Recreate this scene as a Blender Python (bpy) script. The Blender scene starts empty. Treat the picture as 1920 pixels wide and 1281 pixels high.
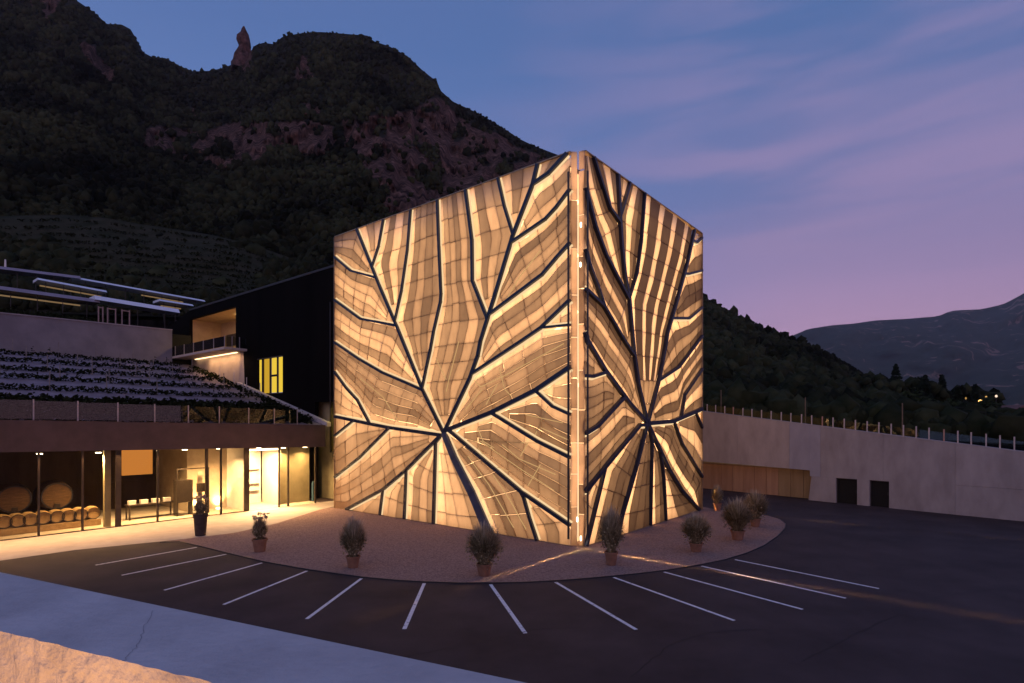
import bpy, bmesh, math, random
import numpy as np
from mathutils import Vector, Matrix, noise as mnoise
random.seed(7); RNG = np.random.default_rng(11)
scn = bpy.context.scene
COL = scn.collection

def lin(r, g, b):
    f = lambda c: (c/255/12.92) if c/255 <= .04045 else ((c/255+.055)/1.055)**2.4
    return (f(r), f(g), f(b))

# ------------------------------------------------------------------ camera
F, CX, HY, EYE = 1059.0, 960.0, 795.0, 6.2          # focal length in photo pixels, horizon row, eye height in metres
cam_d = bpy.data.cameras.new('camera'); cam = bpy.data.objects.new('camera', cam_d); COL.objects.link(cam)
cam.location = (0, 0, EYE); cam.rotation_euler = (math.radians(90), 0, 0)
cam_d.sensor_width = 36; cam_d.lens = 36*F/1920; cam_d.shift_y = (HY-640.5)/1920
cam_d.clip_start = .05; cam_d.clip_end = 30000
scn.camera = cam
# ------------------------------------------------------------------ dusk sky
world = bpy.data.worlds.new('World'); scn.world = world; world.use_nodes = True
nt = world.node_tree; nt.nodes.clear()
def N(tree, typ, **kw):
    n = tree.nodes.new(typ)
    for k, v in kw.items(): setattr(n, k, v)
    return n
def ramp(tree, stops, src=None, interp='LINEAR'):
    n = N(tree, 'ShaderNodeValToRGB'); cr = n.color_ramp; cr.interpolation = interp
    while len(cr.elements) > 1: cr.elements.remove(cr.elements[-1])
    for i, (p, c) in enumerate(stops):
        e = cr.elements[0] if i == 0 else cr.elements.new(p)
        e.position = p; e.color = (*c, 1) if len(c) == 3 else c
    if src is not None: tree.links.new(src, n.inputs[0])
    return n
def g3(v): return (v, v, v)
def math_n(tree, op, a, b=None, clamp=False):
    n = N(tree, 'ShaderNodeMath', operation=op); n.use_clamp = clamp
    for i, x in enumerate((a, b)):
        if x is None: continue
        if isinstance(x, (int, float)): n.inputs[i].default_value = x
        else: tree.links.new(x, n.inputs[i])
    return n.outputs[0]
def mixc(tree, fac, a, b, blend='MIX'):
    n = N(tree, 'ShaderNodeMix', data_type='RGBA', blend_type=blend)
    for s, x in ((n.inputs[0], fac), (n.inputs[6], a), (n.inputs[7], b)):
        if isinstance(x, (int, float)): s.default_value = x
        elif isinstance(x, tuple): s.default_value = (*x, 1)
        else: tree.links.new(x, s)
    return n.outputs[2]
tc = N(nt, 'ShaderNodeTexCoord'); sep = N(nt, 'ShaderNodeSeparateXYZ'); nt.links.new(tc.outputs['Generated'], sep.inputs[0])
blue = ramp(nt, [(0, lin(132, 144, 194)), (.18, lin(112, 138, 195)), (.36, lin(98, 132, 192)), (.55, lin(80, 114, 172)), (.8, lin(80, 102, 154)), (1, lin(82, 100, 150))], sep.outputs[2])
pink = ramp(nt, [(0, lin(212, 162, 184)), (.1, lin(204, 160, 190)), (.2, lin(180, 150, 190)), (.35, lin(112, 124, 176)), (.55, lin(74, 110, 166)), (.8, lin(80, 102, 154)), (1, lin(82, 100, 150))], sep.outputs[2])
side = ramp(nt, [(.22, g3(0)), (.60, g3(1))], math_n(nt, 'ADD', math_n(nt, 'MULTIPLY', math_n(nt, 'SUBTRACT', sep.outputs[0], math_n(nt, 'MULTIPLY', sep.outputs[1], .35)), .5), .5), 'EASE')
base = mixc(nt, side.outputs[0], blue.outputs[0], pink.outputs[0])
mp = N(nt, 'ShaderNodeMapping'); nt.links.new(tc.outputs['Generated'], mp.inputs[0])
mp.inputs['Rotation'].default_value = (0, math.radians(24), 0); mp.inputs['Scale'].default_value = (1.3, 1.0, 9)
nz = N(nt, 'ShaderNodeTexNoise'); nt.links.new(mp.outputs[0], nz.inputs[0])
nz.inputs['Scale'].default_value = 1.6; nz.inputs['Detail'].default_value = 9; nz.inputs['Roughness'].default_value = .5; nz.inputs['Distortion'].default_value = .5
cl = ramp(nt, [(.40, g3(0)), (.66, g3(1))], nz.outputs[0], 'EASE')
elev = ramp(nt, [(0, g3(1)), (.35, g3(.9)), (.62, g3(.25)), (.8, g3(0))], sep.outputs[2])
cf = math_n(nt, 'MULTIPLY', math_n(nt, 'MULTIPLY', cl.outputs[0], elev.outputs[0]), math_n(nt, 'MULTIPLY', side.outputs[0], .85))
sky = mixc(nt, cf, base, lin(166, 144, 186))
bg = N(nt, 'ShaderNodeBackground'); bg.inputs[1].default_value = 1.07; nt.links.new(sky, bg.inputs[0])
wo = N(nt, 'ShaderNodeOutputWorld'); nt.links.new(bg.outputs[0], wo.inputs[0])
# weak afterglow from beyond the right shoulder of the camera
sd = bpy.data.lights.new('sun', 'SUN'); sd.energy = .26; sd.angle = math.radians(50); sd.color = (1, .64, .50)
sun = bpy.data.objects.new('sun', sd); COL.objects.link(sun); sun.rotation_euler = (math.radians(62), 0, math.radians(-25))
scn.view_settings.view_transform = 'Standard'; scn.view_settings.look = 'None'
scn.view_settings.exposure = 0.0; scn.view_settings.gamma = 1; scn.view_settings.use_curve_mapping = False
cy = scn.cycles
cy.use_denoising = True
cy.max_bounces = 6; cy.diffuse_bounces = 3; cy.glossy_bounces = 3; cy.transmission_bounces = 4; cy.transparent_max_bounces = 8; cy.volume_bounces = 0
cy.caustics_reflective = False; cy.caustics_refractive = False; cy.sample_clamp_indirect = 4

# ------------------------------------------------------------------ materials
MATS = {}
def mat(name, c1, c2=None, rough=.8, scale=6, detail=6, bump=0, bscale=None, metal=0, spec=.3, stretch=None, tone=None, lo=.35, hi=.65):
    """Principled material; colour breaks between c1 and c2 with noise, optional per-piece tone attribute."""
    if name in MATS: return MATS[name]
    m = bpy.data.materials.new(name); m.use_nodes = True; t = m.node_tree; b = t.nodes['Principled BSDF']
    b.inputs['Roughness'].default_value = rough; b.inputs['Metallic'].default_value = metal; b.inputs['Specular IOR Level'].default_value = spec
    co = N(t, 'ShaderNodeTexCoord').outputs['Object']
    if stretch:
        q = N(t, 'ShaderNodeMapping'); q.inputs['Scale'].default_value = stretch; t.links.new(co, q.inputs[0]); co = q.outputs[0]
    n = N(t, 'ShaderNodeTexNoise'); n.inputs['Scale'].default_value = scale; n.inputs['Detail'].default_value = detail; n.inputs['Roughness'].default_value = .6
    t.links.new(co, n.inputs[0])
    r = ramp(t, [(lo, c1), (hi, c2 or c1)], n.outputs[0])
    out = r.outputs[0]
    if tone:
        a = N(t, 'ShaderNodeAttribute', attribute_name='tone')
        k = math_n(t, 'ADD', math_n(t, 'MULTIPLY', a.outputs['Fac'], tone[1]-tone[0]), tone[0])
        cmb = N(t, 'ShaderNodeCombineColor'); 
        for i in range(3): t.links.new(k, cmb.inputs[i])
        out = mixc(t, 1.0, out, cmb.outputs[0], 'MULTIPLY')
    t.links.new(out, b.inputs['Base Color'])
    if bump:
        n2 = N(t, 'ShaderNodeTexNoise'); n2.inputs['Scale'].default_value = bscale or scale*6; n2.inputs['Detail'].default_value = 5; t.links.new(co, n2.inputs[0])
        bp = N(t, 'ShaderNodeBump'); bp.inputs['Strength'].default_value = bump; bp.inputs['Distance'].default_value = .05
        t.links.new(n2.outputs[0], bp.inputs['Height']); t.links.new(bp.outputs[0], b.inputs['Normal'])
    MATS[name] = m; return m
def emit(name, col, strength):
    if name in MATS: return MATS[name]
    m = bpy.data.materials.new(name); m.use_nodes = True; t = m.node_tree; t.nodes.clear()
    e = N(t, 'ShaderNodeEmission'); e.inputs[0].default_value = (*col, 1); e.inputs[1].default_value = strength
    o = N(t, 'ShaderNodeOutputMaterial'); t.links.new(e.outputs[0], o.inputs[0]); MATS[name] = m; return m
def glassm(name, tint=(.9, .92, .9), refl=.10, rough=.02):
    if name in MATS: return MATS[name]
    m = bpy.data.materials.new(name); m.use_nodes = True; t = m.node_tree; t.nodes.clear()
    tr = N(t, 'ShaderNodeBsdfTransparent'); tr.inputs[0].default_value = (*tint, 1)
    gl = N(t, 'ShaderNodeBsdfGlossy'); gl.inputs['Roughness'].default_value = rough
    fr = N(t, 'ShaderNodeFresnel'); fr.inputs[0].default_value = 1.45
    fac = math_n(t, 'MULTIPLY', fr.outputs[0], refl*10, True)
    mx = N(t, 'ShaderNodeMixShader'); t.links.new(fac, mx.inputs[0]); t.links.new(tr.outputs[0], mx.inputs[1]); t.links.new(gl.outputs[0], mx.inputs[2])
    o = N(t, 'ShaderNodeOutputMaterial'); t.links.new(mx.outputs[0], o.inputs[0]); MATS[name] = m; return m

# ------------------------------------------------------------------ mesh helpers
class MB:
    def __init__(s): s.v = []; s.f = []; s.tone = []
    def poly(s, pts, tone=.5):
        b = len(s.v); s.v += [tuple(p) for p in pts]; s.f.append(tuple(range(b, b+len(pts)))); s.tone.append(tone)
    def add(s, vs, fs, tone=.5):
        b = len(s.v); s.v += [tuple(p) for p in vs]; s.f += [tuple(i+b for i in f) for f in fs]; s.tone += [tone]*len(fs)
    def hexa(s, p, tone=.5):          # 8 corners: bottom ring 0-3, top ring 4-7
        s.add(p, [(3, 2, 1, 0), (4, 5, 6, 7), (0, 1, 5, 4), (1, 2, 6, 5), (2, 3, 7, 6), (3, 0, 4, 7)], tone)
    def box(s, x0, x1, y0, y1, z0, z1):
        s.hexa([(x0, y0, z0), (x1, y0, z0), (x1, y1, z0), (x0, y1, z0), (x0, y0, z1), (x1, y0, z1), (x1, y1, z1), (x0, y1, z1)])
    def bar(s, a, b, w, h, up=(0, 0, 1), w2=None):
        a, b, up = Vector(a), Vector(b), Vector(up); d = (b-a).normalized(); sd = d.cross(up)
        if sd.length < 1e-5: sd = d.cross(Vector((1, 0, 0)))
        sd.normalize(); u = sd.cross(d).normalized(); w2 = w2 or w
        s.hexa([a-sd*w/2-u*h/2, a+sd*w/2-u*h/2, a+sd*w/2+u*h/2, a-sd*w/2+u*h/2, b-sd*w2/2-u*h/2, b+sd*w2/2-u*h/2, b+sd*w2/2+u*h/2, b-sd*w2/2+u*h/2])
    def tube(s, a, b, r0, r1=None, n=10, cap=True):
        a, b = Vector(a), Vector(b); d = (b-a).normalized(); x = d.orthogonal().normalized(); y = d.cross(x); r1 = r0 if r1 is None else r1
        vs = [a+(x*math.cos(q)+y*math.sin(q))*r0 for q in np.linspace(0, 2*math.pi, n, endpoint=False)]
        vs += [b+(x*math.cos(q)+y*math.sin(q))*r1 for q in np.linspace(0, 2*math.pi, n, endpoint=False)]
        fs = [(i, (i+1) % n, n+(i+1) % n, n+i) for i in range(n)]
        if cap: fs += [tuple(range(n-1, -1, -1)), tuple(range(n, 2*n))]
        s.add(vs, fs)
    def lathe(s, prof, n=20, c=(0, 0, 0)):
        c = Vector(c); vs = []; m = len(prof)
        for r, z in prof:
            for q in range(n):
                a = 2*math.pi*q/n; vs.append(c+Vector((r*math.cos(a), r*math.sin(a), z)))
        fs = [(j*n+i, j*n+(i+1) % n, (j+1)*n+(i+1) % n, (j+1)*n+i) for j in range(m-1) for i in range(n)]
        fs += [tuple(range(n-1, -1, -1)), tuple(range((m-1)*n, m*n))]
        s.add(vs, fs)
    def build(s, name, m, parent=None, smooth=False, label=None):
        me = bpy.data.meshes.new(name); off = parent.matrix_world.translation if parent else Vector((0, 0, 0))
        if parent and parent.parent: off = Vector(parent.location)+Vector(parent.parent.location)
        elif parent: off = Vector(parent.location)
        me.from_pydata([(x-off.x, y-off.y, z-off.z) for x, y, z in s.v], [], s.f)
        a = me.attributes.new('tone', 'FLOAT', 'FACE'); a.data.foreach_set('value', s.tone)
        me.update(); me.materials.append(m)
        if smooth: me.polygons.foreach_set('use_smooth', [True]*len(s.f))
        o = bpy.data.objects.new(name, me); COL.objects.link(o)
        if parent: o.parent = parent
        if label: o['label'] = label
        return o
def thing(name, label, cat, loc=(0, 0, 0), group=None):
    o = bpy.data.objects.new(name, None); COL.objects.link(o); o.location = loc; o.empty_display_size = .3
    o['label'] = label; o['category'] = cat
    if group: o['group'] = group
    return o
def tag(o, label, cat, group=None):
    o['label'] = label; o['category'] = cat
    if group: o['group'] = group
    return o
def kind(o, k, label=None):
    o['kind'] = k
    if label: o['label'] = label
    return o
def dup(root, loc, label, group, rz=0, sc=1.0):
    r = root.copy(); COL.objects.link(r); r.location = loc; r.rotation_euler = (0, 0, rz); r.scale = (sc, sc, sc) if not isinstance(sc, tuple) else sc; r['label'] = label; r['group'] = group
    for ch in list(root.children):
        c = ch.copy(); COL.objects.link(c); c.parent = r
        for gch in ch.children:
            d = gch.copy(); COL.objects.link(d); d.parent = c
    return r
def area_light(name, loc, target, sx, sy, power, col, spread=180, parent=None, up=None):
    d = bpy.data.lights.new(name, 'AREA'); d.shape = 'RECTANGLE'; d.size = sx; d.size_y = sy; d.energy = power; d.color = col; d.spread = math.radians(spread)
    o = bpy.data.objects.new(name, d); COL.objects.link(o); o.location = loc
    z = (Vector(loc)-Vector(target)).normalized()
    y = Vector(up or (0, 0, 1)); y = (y-z*y.dot(z))
    if y.length < 1e-4: y = Vector((0, 1, 0))-z*z.y
    y.normalize(); x = y.cross(z)
    o.rotation_euler = Matrix((x, y, z)).transposed().to_euler()
    return o
def grd(px, py, z=0.0):
    Y = (EYE-z)*F/(py-HY); return Vector(((px-CX)/F*Y, Y, z))
def at(px, py, Y): return Vector(((px-CX)/F*Y, Y, EYE+(HY-py)/F*Y))
WARM = (1, .60, .27)
r2 = Vector((.631, .776, 0)).normalized(); l2 = Vector((-r2.y, r2.x, 0)); UP = Vector((0, 0, 1))
G0 = Vector((-27.05, 29.8, 0))
def G(s, t, z=0.0): return G0+r2*s+l2*t+UP*z
def s_of(px, t=0):
    k = (px-CX)/F; p = G0+l2*t; return (k*p.y-p.x)/(r2.x-k*r2.y)
def t_of(px, s):
    k = (px-CX)/F; p = G0+r2*s; return (k*p.y-p.x)/(l2.x-k*l2.y)
class GB(MB):                       # builder in the (s, t, z) frame of the estate
    def b(q, s0, s1, t0, t1, z0, z1, za=None, zb=None):
        q.hexa([G(s0, t0, z0), G(s1, t0, z0), G(s1, t1, z0), G(s0, t1, z0), G(s0, t0, z1), G(s1, t0, z1), G(s1, t1, z1), G(s0, t1, z1)])

# ------------------------------------------------------------------ ground
m_asph = mat('asphalt', (.034, .022, .024), (.068, .047, .049), rough=.75, scale=.35, detail=12, bump=.7, bscale=70, spec=.35)
m_grav = mat('gravel', (.20, .125, .105), (.42, .29, .25), rough=.95, scale=14, detail=8, bump=1.0, bscale=26)
m_pave = mat('pavement_concrete', (.42, .37, .32), (.50, .45, .39), rough=.8, scale=1.5, bump=.2)
m_line = mat('line_paint', (.16, .15, .16), (.80, .80, .82), rough=.6, scale=7, detail=10, lo=.32, hi=.43)
m_conc = mat('concrete', (.36, .33, .33), (.47, .43, .43), rough=.8, scale=.55, bump=.15, bscale=14)
b = MB(); b.poly([(-260, -60, 0), (300, -60, 0), (300, 330, 0), (-260, 330, 0)])
ground = kind(b.build('asphalt_ground', m_asph), 'structure')
edge = [(300, 1018), (335, 1016), (375, 1025), (427, 1038), (494, 1054), (578, 1069), (679, 1083), (745, 1089), (800, 1092), (860, 1094), (920, 1094), (980, 1093), (1040, 1090), (1100, 1085.5), (1150, 1081), (1200, 1076), (1250, 1070), (1312, 1060), (1360, 1050), (1400, 1038), (1432, 1024), (1458, 1006), (1472, 991), (1473, 983), (1462, 974), (1440, 968), (1400, 962), (1350, 957), (1280, 945)]
pts = [grd(*p) for p in edge]+[Vector((2, 45, 0)), Vector((-12, 44, 0))]+[grd(600, 956), grd(520, 982), grd(440, 1000)]
b = MB(); b.poly([p+UP*.03 for p in pts]); kind(b.build('gravel_island', m_grav), 'structure')
# steel edging round the gravel
b = MB()
m_dark = mat('dark_metal', (.02, .02, .024), (.03, .03, .035), rough=.45, scale=4, spec=.5)
for p, q in zip(pts[:28], pts[1:29]): b.bar(p+UP*.015, q+UP*.015, .03, .05)
kind(b.build('gravel_kerb', m_dark), 'structure')
pv = [grd(-500, 1140), grd(0, 1052), grd(140, 1032), grd(330, 1013), grd(440, 1000), grd(520, 982), grd(600, 956), grd(627, 950), G(21, 0), G(-14, 0)]
b = MB(); b.poly([p+UP*.012 for p in pv]); kind(b.build('pavement', m_pave), 'structure')
for (x0, y0), (x1, y1) in [((179, 1060), (372, 1026)), ((228, 1079), (427, 1039)), ((308, 1107), (494, 1055)), ((419, 1134), (578, 1070)), ((575, 1161), (679, 1084)), ((758, 1180), (796, 1093)), ((985, 1188), (919, 1095)), ((1193, 1181), (1040, 1091)), ((1377, 1164), (1148, 1082)), ((1505, 1143), (1242, 1072)), ((1586, 1122), (1312, 1061)), ((1648, 1104), (1375, 1049))]:
    p, q = grd(x0, y0), grd(x1, y1); d = (q-p).normalized(); q = q-d*.08; n = Vector((-d.y, d.x, 0))*.065
    b = MB(); b.poly([p-n+UP*.006, q-n+UP*.006, q+n+UP*.006, p+n+UP*.006][::1]); b.build('parking_line', m_line, ground)

m_patch = mat('tar_patch', (.016, .012, .013), (.03, .022, .023), rough=.65, scale=2, detail=8, bump=.5, bscale=60)
for k, (pts_, w_) in enumerate((([(640, 1240), (760, 1232), (900, 1205), (1010, 1180), (1090, 1176)], .014), ([(1180, 1270), (1260, 1210), (1330, 1185), (1440, 1180)], .014), ([(1500, 1240), (1640, 1170), (1760, 1120), (1900, 1100)], .018), ([(330, 1120), (420, 1105), (520, 1100)], .016))):
    b = MB(); q = [grd(x+random.uniform(-6, 6), y, .003) for x, y in pts_]
    for p, c in zip(q, q[1:]):
        n_ = 9; pr = p
        for i in range(1, n_+1):
            x = p.lerp(c, i/n_)+Vector((random.gauss(0, .035), random.gauss(0, .035), 0))*(1 if i < n_ else 0); d = (x-pr).normalized(); nn_ = Vector((-d.y, d.x, 0))*w_; b.poly([pr-nn_+UP*.003, x-nn_+UP*.003, x+nn_+UP*.003, pr+nn_+UP*.003]); pr = x
    b.build('sealed_crack', m_patch, ground)
# ------------------------------------------------------------------ terrain
def interp(tab, x):
    xs = [a for a, _ in tab]; return float(np.interp(x, xs, [c for _, c in tab]))
RIDGE = [(-1200, -260), (-700, -230), (-300, -150), (-100, -80), (40, -55), (100, -25), (145, 2), (172, 20), (186, 32), (200, 45), (228, 46), (245, 55), (258, 78), (268, 98), (285, 107), (310, 109), (340, 125), (362, 134), (395, 133), (420, 127), (440, 119), (460, 108), (480, 84), (495, 80), (512, 83), (530, 69), (560, 63), (600, 60), (640, 63), (690, 67), (700, 77), (730, 87), (765, 106), (790, 130), (820, 154), (826, 170), (850, 191), (900, 214), (945, 241), (975, 261), (1000, 273), (1060, 296), (1150, 380), (1240, 480), (1320, 558), (1350, 575), (1400, 601), (1430, 616), (1480, 633), (1530, 652), (1580, 682), (1620, 706), (1680, 730), (1760, 757), (1850, 775), (2000, 784), (2600, 790), (3200, 792)]
DIST = [(-1200, 520), (0, 640), (200, 620), (400, 660), (600, 560), (800, 520), (1060, 470), (1320, 380), (1500, 330), (1700, 240), (1900, 170), (3200, 160)]
FOOTY = [(-1200, 75), (0, 92), (600, 95), (900, 80), (1300, 62), (1500, 58), (1900, 48), (3200, 45)]
FOOTP = [(-1200, 600), (0, 585), (500, 600), (700, 640), (1000, 720), (1300, 782), (1500, 800), (1900, 838), (3200, 860)]
from mathutils.geometry import intersect_point_line
CLIFFS = [[(648, 225), (690, 208), (740, 200), (800, 192), (830, 196), (850, 215), (900, 232), (960, 275), (1000, 290), (1070, 310), (1070, 400), (730, 405), (715, 360), (690, 340), (680, 300), (650, 270)],
          [(258, 262), (285, 245), (360, 236), (480, 235), (560, 235), (620, 240), (640, 270), (600, 290), (540, 280), (500, 285), (430, 322), (410, 328), (400, 305), (340, 300), (300, 285)],
          [(545, 140), (560, 95), (580, 105), (600, 140), (570, 146)], [(440, 110), (470, 100), (485, 140), (440, 142)], [(45, -20), (112, -20), (112, 25), (98, 42), (60, 22)],
          [(152, 80), (180, 85), (218, 135), (205, 142), (160, 110)], [(340, 195), (365, 192), (368, 225), (345, 228)], [(555, 195), (590, 195), (580, 225), (560, 220)]]
def inpoly(x, y, P):
    c = False; j = len(P)-1
    for i in range(len(P)):
        xi, yi = P[i]; xj, yj = P[j]
        if (yi > y) != (yj > y) and x < (xj-xi)*(y-yi)/(yj-yi)+xi: c = not c
        j = i
    return c
def rockness(px, py):
    n = mnoise.noise(Vector((px*.016, py*.022, 3.1)))*22; n2 = mnoise.noise(Vector((px*.016, py*.022, 9.7)))*18
    r = 1.0 if any(inpoly(px+n, py+n2, P) for P in CLIFFS) else 0.0
    if r and mnoise.noise(Vector((px*.035, py*.06, 5.5))) > .38: r = 0.0      # ledges with scrub
    return r
PXS = np.concatenate([np.arange(-1200, -40, 22), np.arange(-40, 1080, 3.6), np.arange(1080, 1310, 10), np.arange(1310, 1930, 7), np.arange(1930, 3200, 26)])
K = 140
vs = []; rock = []
for px in PXS:
    yr, yf, pr, pf = interp(DIST, px), interp(FOOTY, px), interp(RIDGE, px), interp(FOOTP, px)
    for k in range(K+7):
        t = k/(K-1)
        if k < K:
            py = pf+(pr-pf)*(t**.92)
            Y0 = yf*(yr/yf)**t
            rk = rockness(px, py)
            q = Vector((px*.010, py*.013, 0)); fade = min(1, t*5)
            dY = Y0*(.10*mnoise.noise(q)+.05*mnoise.noise(q*2.7+Vector((7, 1, 2))))*fade
            if rk: dY += Y0*(.070*abs(mnoise.noise(Vector((px*.03, py*.012, 4))))+.045*mnoise.noise(Vector((px*.085, py*.03, 8)))+.028*mnoise.noise(Vector((px*.22, py*.08, 2))))-Y0*.02
            Y = Y0+dY
            z = EYE+(HY-py)/F*Y
            vs.append(((px-CX)/F*Y, Y, max(z, -1))); rock.append(rk)
            last = vs[-1]
        else:
            m_ = k-K+1; vs.append((last[0]*(1+.06*m_), last[1]*(1+.06*m_), last[2]*(1-.09*m_)-4*m_*(1 if last[2] > 20 else .1))); rock.append(0.)
R = K+7; nx = len(PXS)
fs = [(i*R+k, (i+1)*R+k, (i+1)*R+k+1, i*R+k+1) for i in range(nx-1) for k in range(R-1)]
m_mtn = mat('mountain_ground', (.010, .011, .007), (.026, .024, .016), rough=1, scale=.06, detail=8, bump=1.0, bscale=.35, spec=.05)
t_ = m_mtn.node_tree; bs = t_.nodes['Principled BSDF']
oldc = bs.inputs['Base Color'].links[0].from_socket
co = N(t_, 'ShaderNodeTexCoord').outputs['Object']
qm = N(t_, 'ShaderNodeMapping'); qm.inputs['Scale'].default_value = (.22, .22, .05); t_.links.new(co, qm.inputs[0])
nn = N(t_, 'ShaderNodeTexNoise'); nn.inputs['Scale'].default_value = 1.0; nn.inputs['Detail'].default_value = 8; nn.inputs['Roughness'].default_value = .65; t_.links.new(qm.outputs[0], nn.inputs[0])
rr = ramp(t_, [(.36, (.012, .007, .006)), (.50, (.07, .040, .031)), (.63, (.155, .09, .068)), (.78, (.32, .21, .165))], nn.outputs[0])
at_ = N(t_, 'ShaderNodeAttribute', attribute_name='rock')
t_.links.new(mixc(t_, at_.outputs['Fac'], oldc, rr.outputs[0]), bs.inputs['Base Color'])
me = bpy.data.meshes.new('mountain'); me.from_pydata(vs, [], fs); a = me.attributes.new('rock', 'FLOAT', 'POINT'); a.data.foreach_set('value', rock)
me.materials.append(m_mtn); me.polygons.foreach_set('use_smooth', [True]*len(fs)); me.update()
mountain = bpy.data.objects.new('mountain', me); COL.objects.link(mountain); kind(mountain, 'structure')
MV = np.array(vs).reshape(nx, R, 3); RK = np.array(rock).reshape(nx, R)

# rock needle on the saddle
def needle():
    prof = [(457, 50, .6), (455, 56, 3), (453, 63, 5.5), (450, 71, 8), (448, 80, 10.5), (450, 88, 10), (449, 98, 10.5), (446, 108, 14), (443, 122, 19), (440, 142, 26)]
    D = 610; b = MB(); rings = []
    for i, (px, py, hw) in enumerate(prof):
        c = at(px+hw*.8+3*mnoise.noise(Vector((i*.8, 2, 2))), py, D); rad = (hw*1.05+1)/F*D; ring = []
        for q in range(14):
            a = 2*math.pi*q/14; rr_ = rad*(1+.42*mnoise.noise(Vector((math.cos(a)*1.7, math.sin(a)*1.7, i*.9))))
            ring.append(c+Vector((math.cos(a)*rr_, math.sin(a)*rr_, 0)))
        rings.append(ring)
    v = [p for r_ in rings for p in r_]; n = 14
    f = [(j*n+i, j*n+(i+1) % n, (j+1)*n+(i+1) % n, (j+1)*n+i) for j in range(len(rings)-1) for i in range(n)]+[tuple(range(n))]
    b.add(v, f)
    m = mat('needle_rock', (.03, .018, .016), (.14, .08, .07), rough=1, scale=.25, bump=1, bscale=.6, spec=.05)
    return b.build('rock_needle', m)
kind(needle(), 'structure')

# forest that reads as one mass
bm = bmesh.new(); bmesh.ops.create_icosphere(bm, subdivisions=1, radius=1)
icoV = np.array([v.co[:] for v in bm.verts]); icoF = np.array([[v.index for v in f.verts] for f in bm.faces]); bm.free()
def crowns(name, P, S, m, tones, aspect=1.15, jit=.45):
    n = len(P); nv = len(icoV); V = np.repeat(icoV[None], n, 0)*(1+RNG.uniform(-jit, jit, (n, nv, 1)))
    V[:, :, 2] *= aspect; V = V*S[:, None, None]+P[:, None, :]
    Fc = (icoF[None]+(np.arange(n)*nv)[:, None, None]).reshape(-1, 3)
    me = bpy.data.meshes.new(name); me.vertices.add(n*nv); me.vertices.foreach_set('co', V.reshape(-1))
    me.loops.add(len(Fc)*3); me.loops.foreach_set('vertex_index', Fc.reshape(-1).astype(np.int32))
    me.polygons.add(len(Fc)); me.polygons.foreach_set('loop_start', np.arange(0, len(Fc)*3, 3, dtype=np.int32)); me.polygons.foreach_set('loop_total', np.full(len(Fc), 3, np.int32))
    a = me.attributes.new('tone', 'FLOAT', 'FACE'); a.data.foreach_set('value', np.repeat(tones, len(icoF)).astype(np.float32))
    me.materials.append(m); me.update(calc_edges=True); o = bpy.data.objects.new(name, me); COL.objects.link(o); return o
m_forest = mat('forest_foliage', (.016, .021, .009), (.036, .038, .018), rough=1, scale=.5, bump=1, bscale=1.5, spec=.05, tone=(.2, 1.45))
P = []; S = []
for _ in range(62000):
    px = random.uniform(-420, 1960); k = random.randint(1, K)
    i = int(np.searchsorted(PXS, px)); i = min(max(i, 1), nx-1)
    if 1090 < px < 1300 and k < 100: continue
    if RK[i, min(k, R-1)] > .5 and random.random() > .04: continue
    if px > 1300 and k < 4: continue
    w = (px-PXS[i-1])/(PXS[i]-PXS[i-1]); kk = k+random.random()-.5; k0 = int(max(0, min(K-1, math.floor(kk)))); wk = kk-k0
    p = (MV[i-1, k0]*(1-w)+MV[i, k0]*w)*(1-wk)+(MV[i-1, k0+1]*(1-w)+MV[i, k0+1]*w)*wk
    s = (.75+p[1]*.0026)*random.uniform(.45, 1.0)*(1.7 if random.random() < .12 else 1)*(1+.35*mnoise.noise(Vector((p[0]*.02, p[1]*.02, p[2]*.02))))
    if k > K-5: s *= .75
    P.append((p[0], p[1], p[2]+s*(random.uniform(.3, 1.3) if k < K-5 else .1))); S.append(s)
P = np.array(P); S = np.array(S)
TN = np.array([min(1, max(0, .5+.9*mnoise.noise(Vector((p[0]*.022, p[1]*.022, p[2]*.03)))+random.gauss(0, .18))) for p in P])
kind(crowns('mountain_forest', P, S, m_forest, TN), 'stuff')

# far mountain across the valley
FAR = [(900, 700), (1300, 660), (1440, 645), (1480, 632), (1515, 617), (1560, 610), (1600, 607), (1640, 601), (1700, 598), (1760, 593), (1775, 586), (1790, 582), (1840, 580), (1880, 571), (1900, 561), (1920, 550), (1980, 520), (2100, 470), (2300, 430), (2600, 440), (3200, 520)]
vs = []; fx = np.arange(900, 3200, 12); KF = 40
for px in fx:
    pr = interp(FAR, px)
    for k in range(KF+4):
        t = min(1, k/(KF-1)); py = 800+(pr-800)*t; Y = 2300*(5600/2300)**t
        q = Vector((px*.006, py*.012, 0)); Y *= 1+(.10*mnoise.noise(q)+.06*mnoise.noise(q*3)+.03*mnoise.noise(q*8))*min(1, t*4)
        p = at(px, py, Y)
        if k >= KF: e = k-KF+1; p = at(px, pr, 5600*(1+.1*e)); p.z *= 1-.15*e
        vs.append(p[:])
RF = KF+4; fs = [(i*RF+k, (i+1)*RF+k, (i+1)*RF+k+1, i*RF+k+1) for i in range(len(fx)-1) for k in range(RF-1)]
b = MB(); b.add(vs, fs); m_far = mat('far_slope', (.02, .028, .018), (.045, .05, .035), rough=1, scale=.006, detail=10, bump=1, bscale=.03, spec=.02)
t_ = m_far.node_tree; bs = t_.nodes['Principled BSDF']; oldc = bs.inputs['Base Color'].links[0].from_socket
nn = N(t_, 'ShaderNodeTexNoise'); nn.inputs['Scale'].default_value = .006; nn.inputs['Detail'].default_value = 6; nn.inputs['Distortion'].default_value = 1.2
t_.links.new(N(t_, 'ShaderNodeTexCoord').outputs['Object'], nn.inputs[0])
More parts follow.
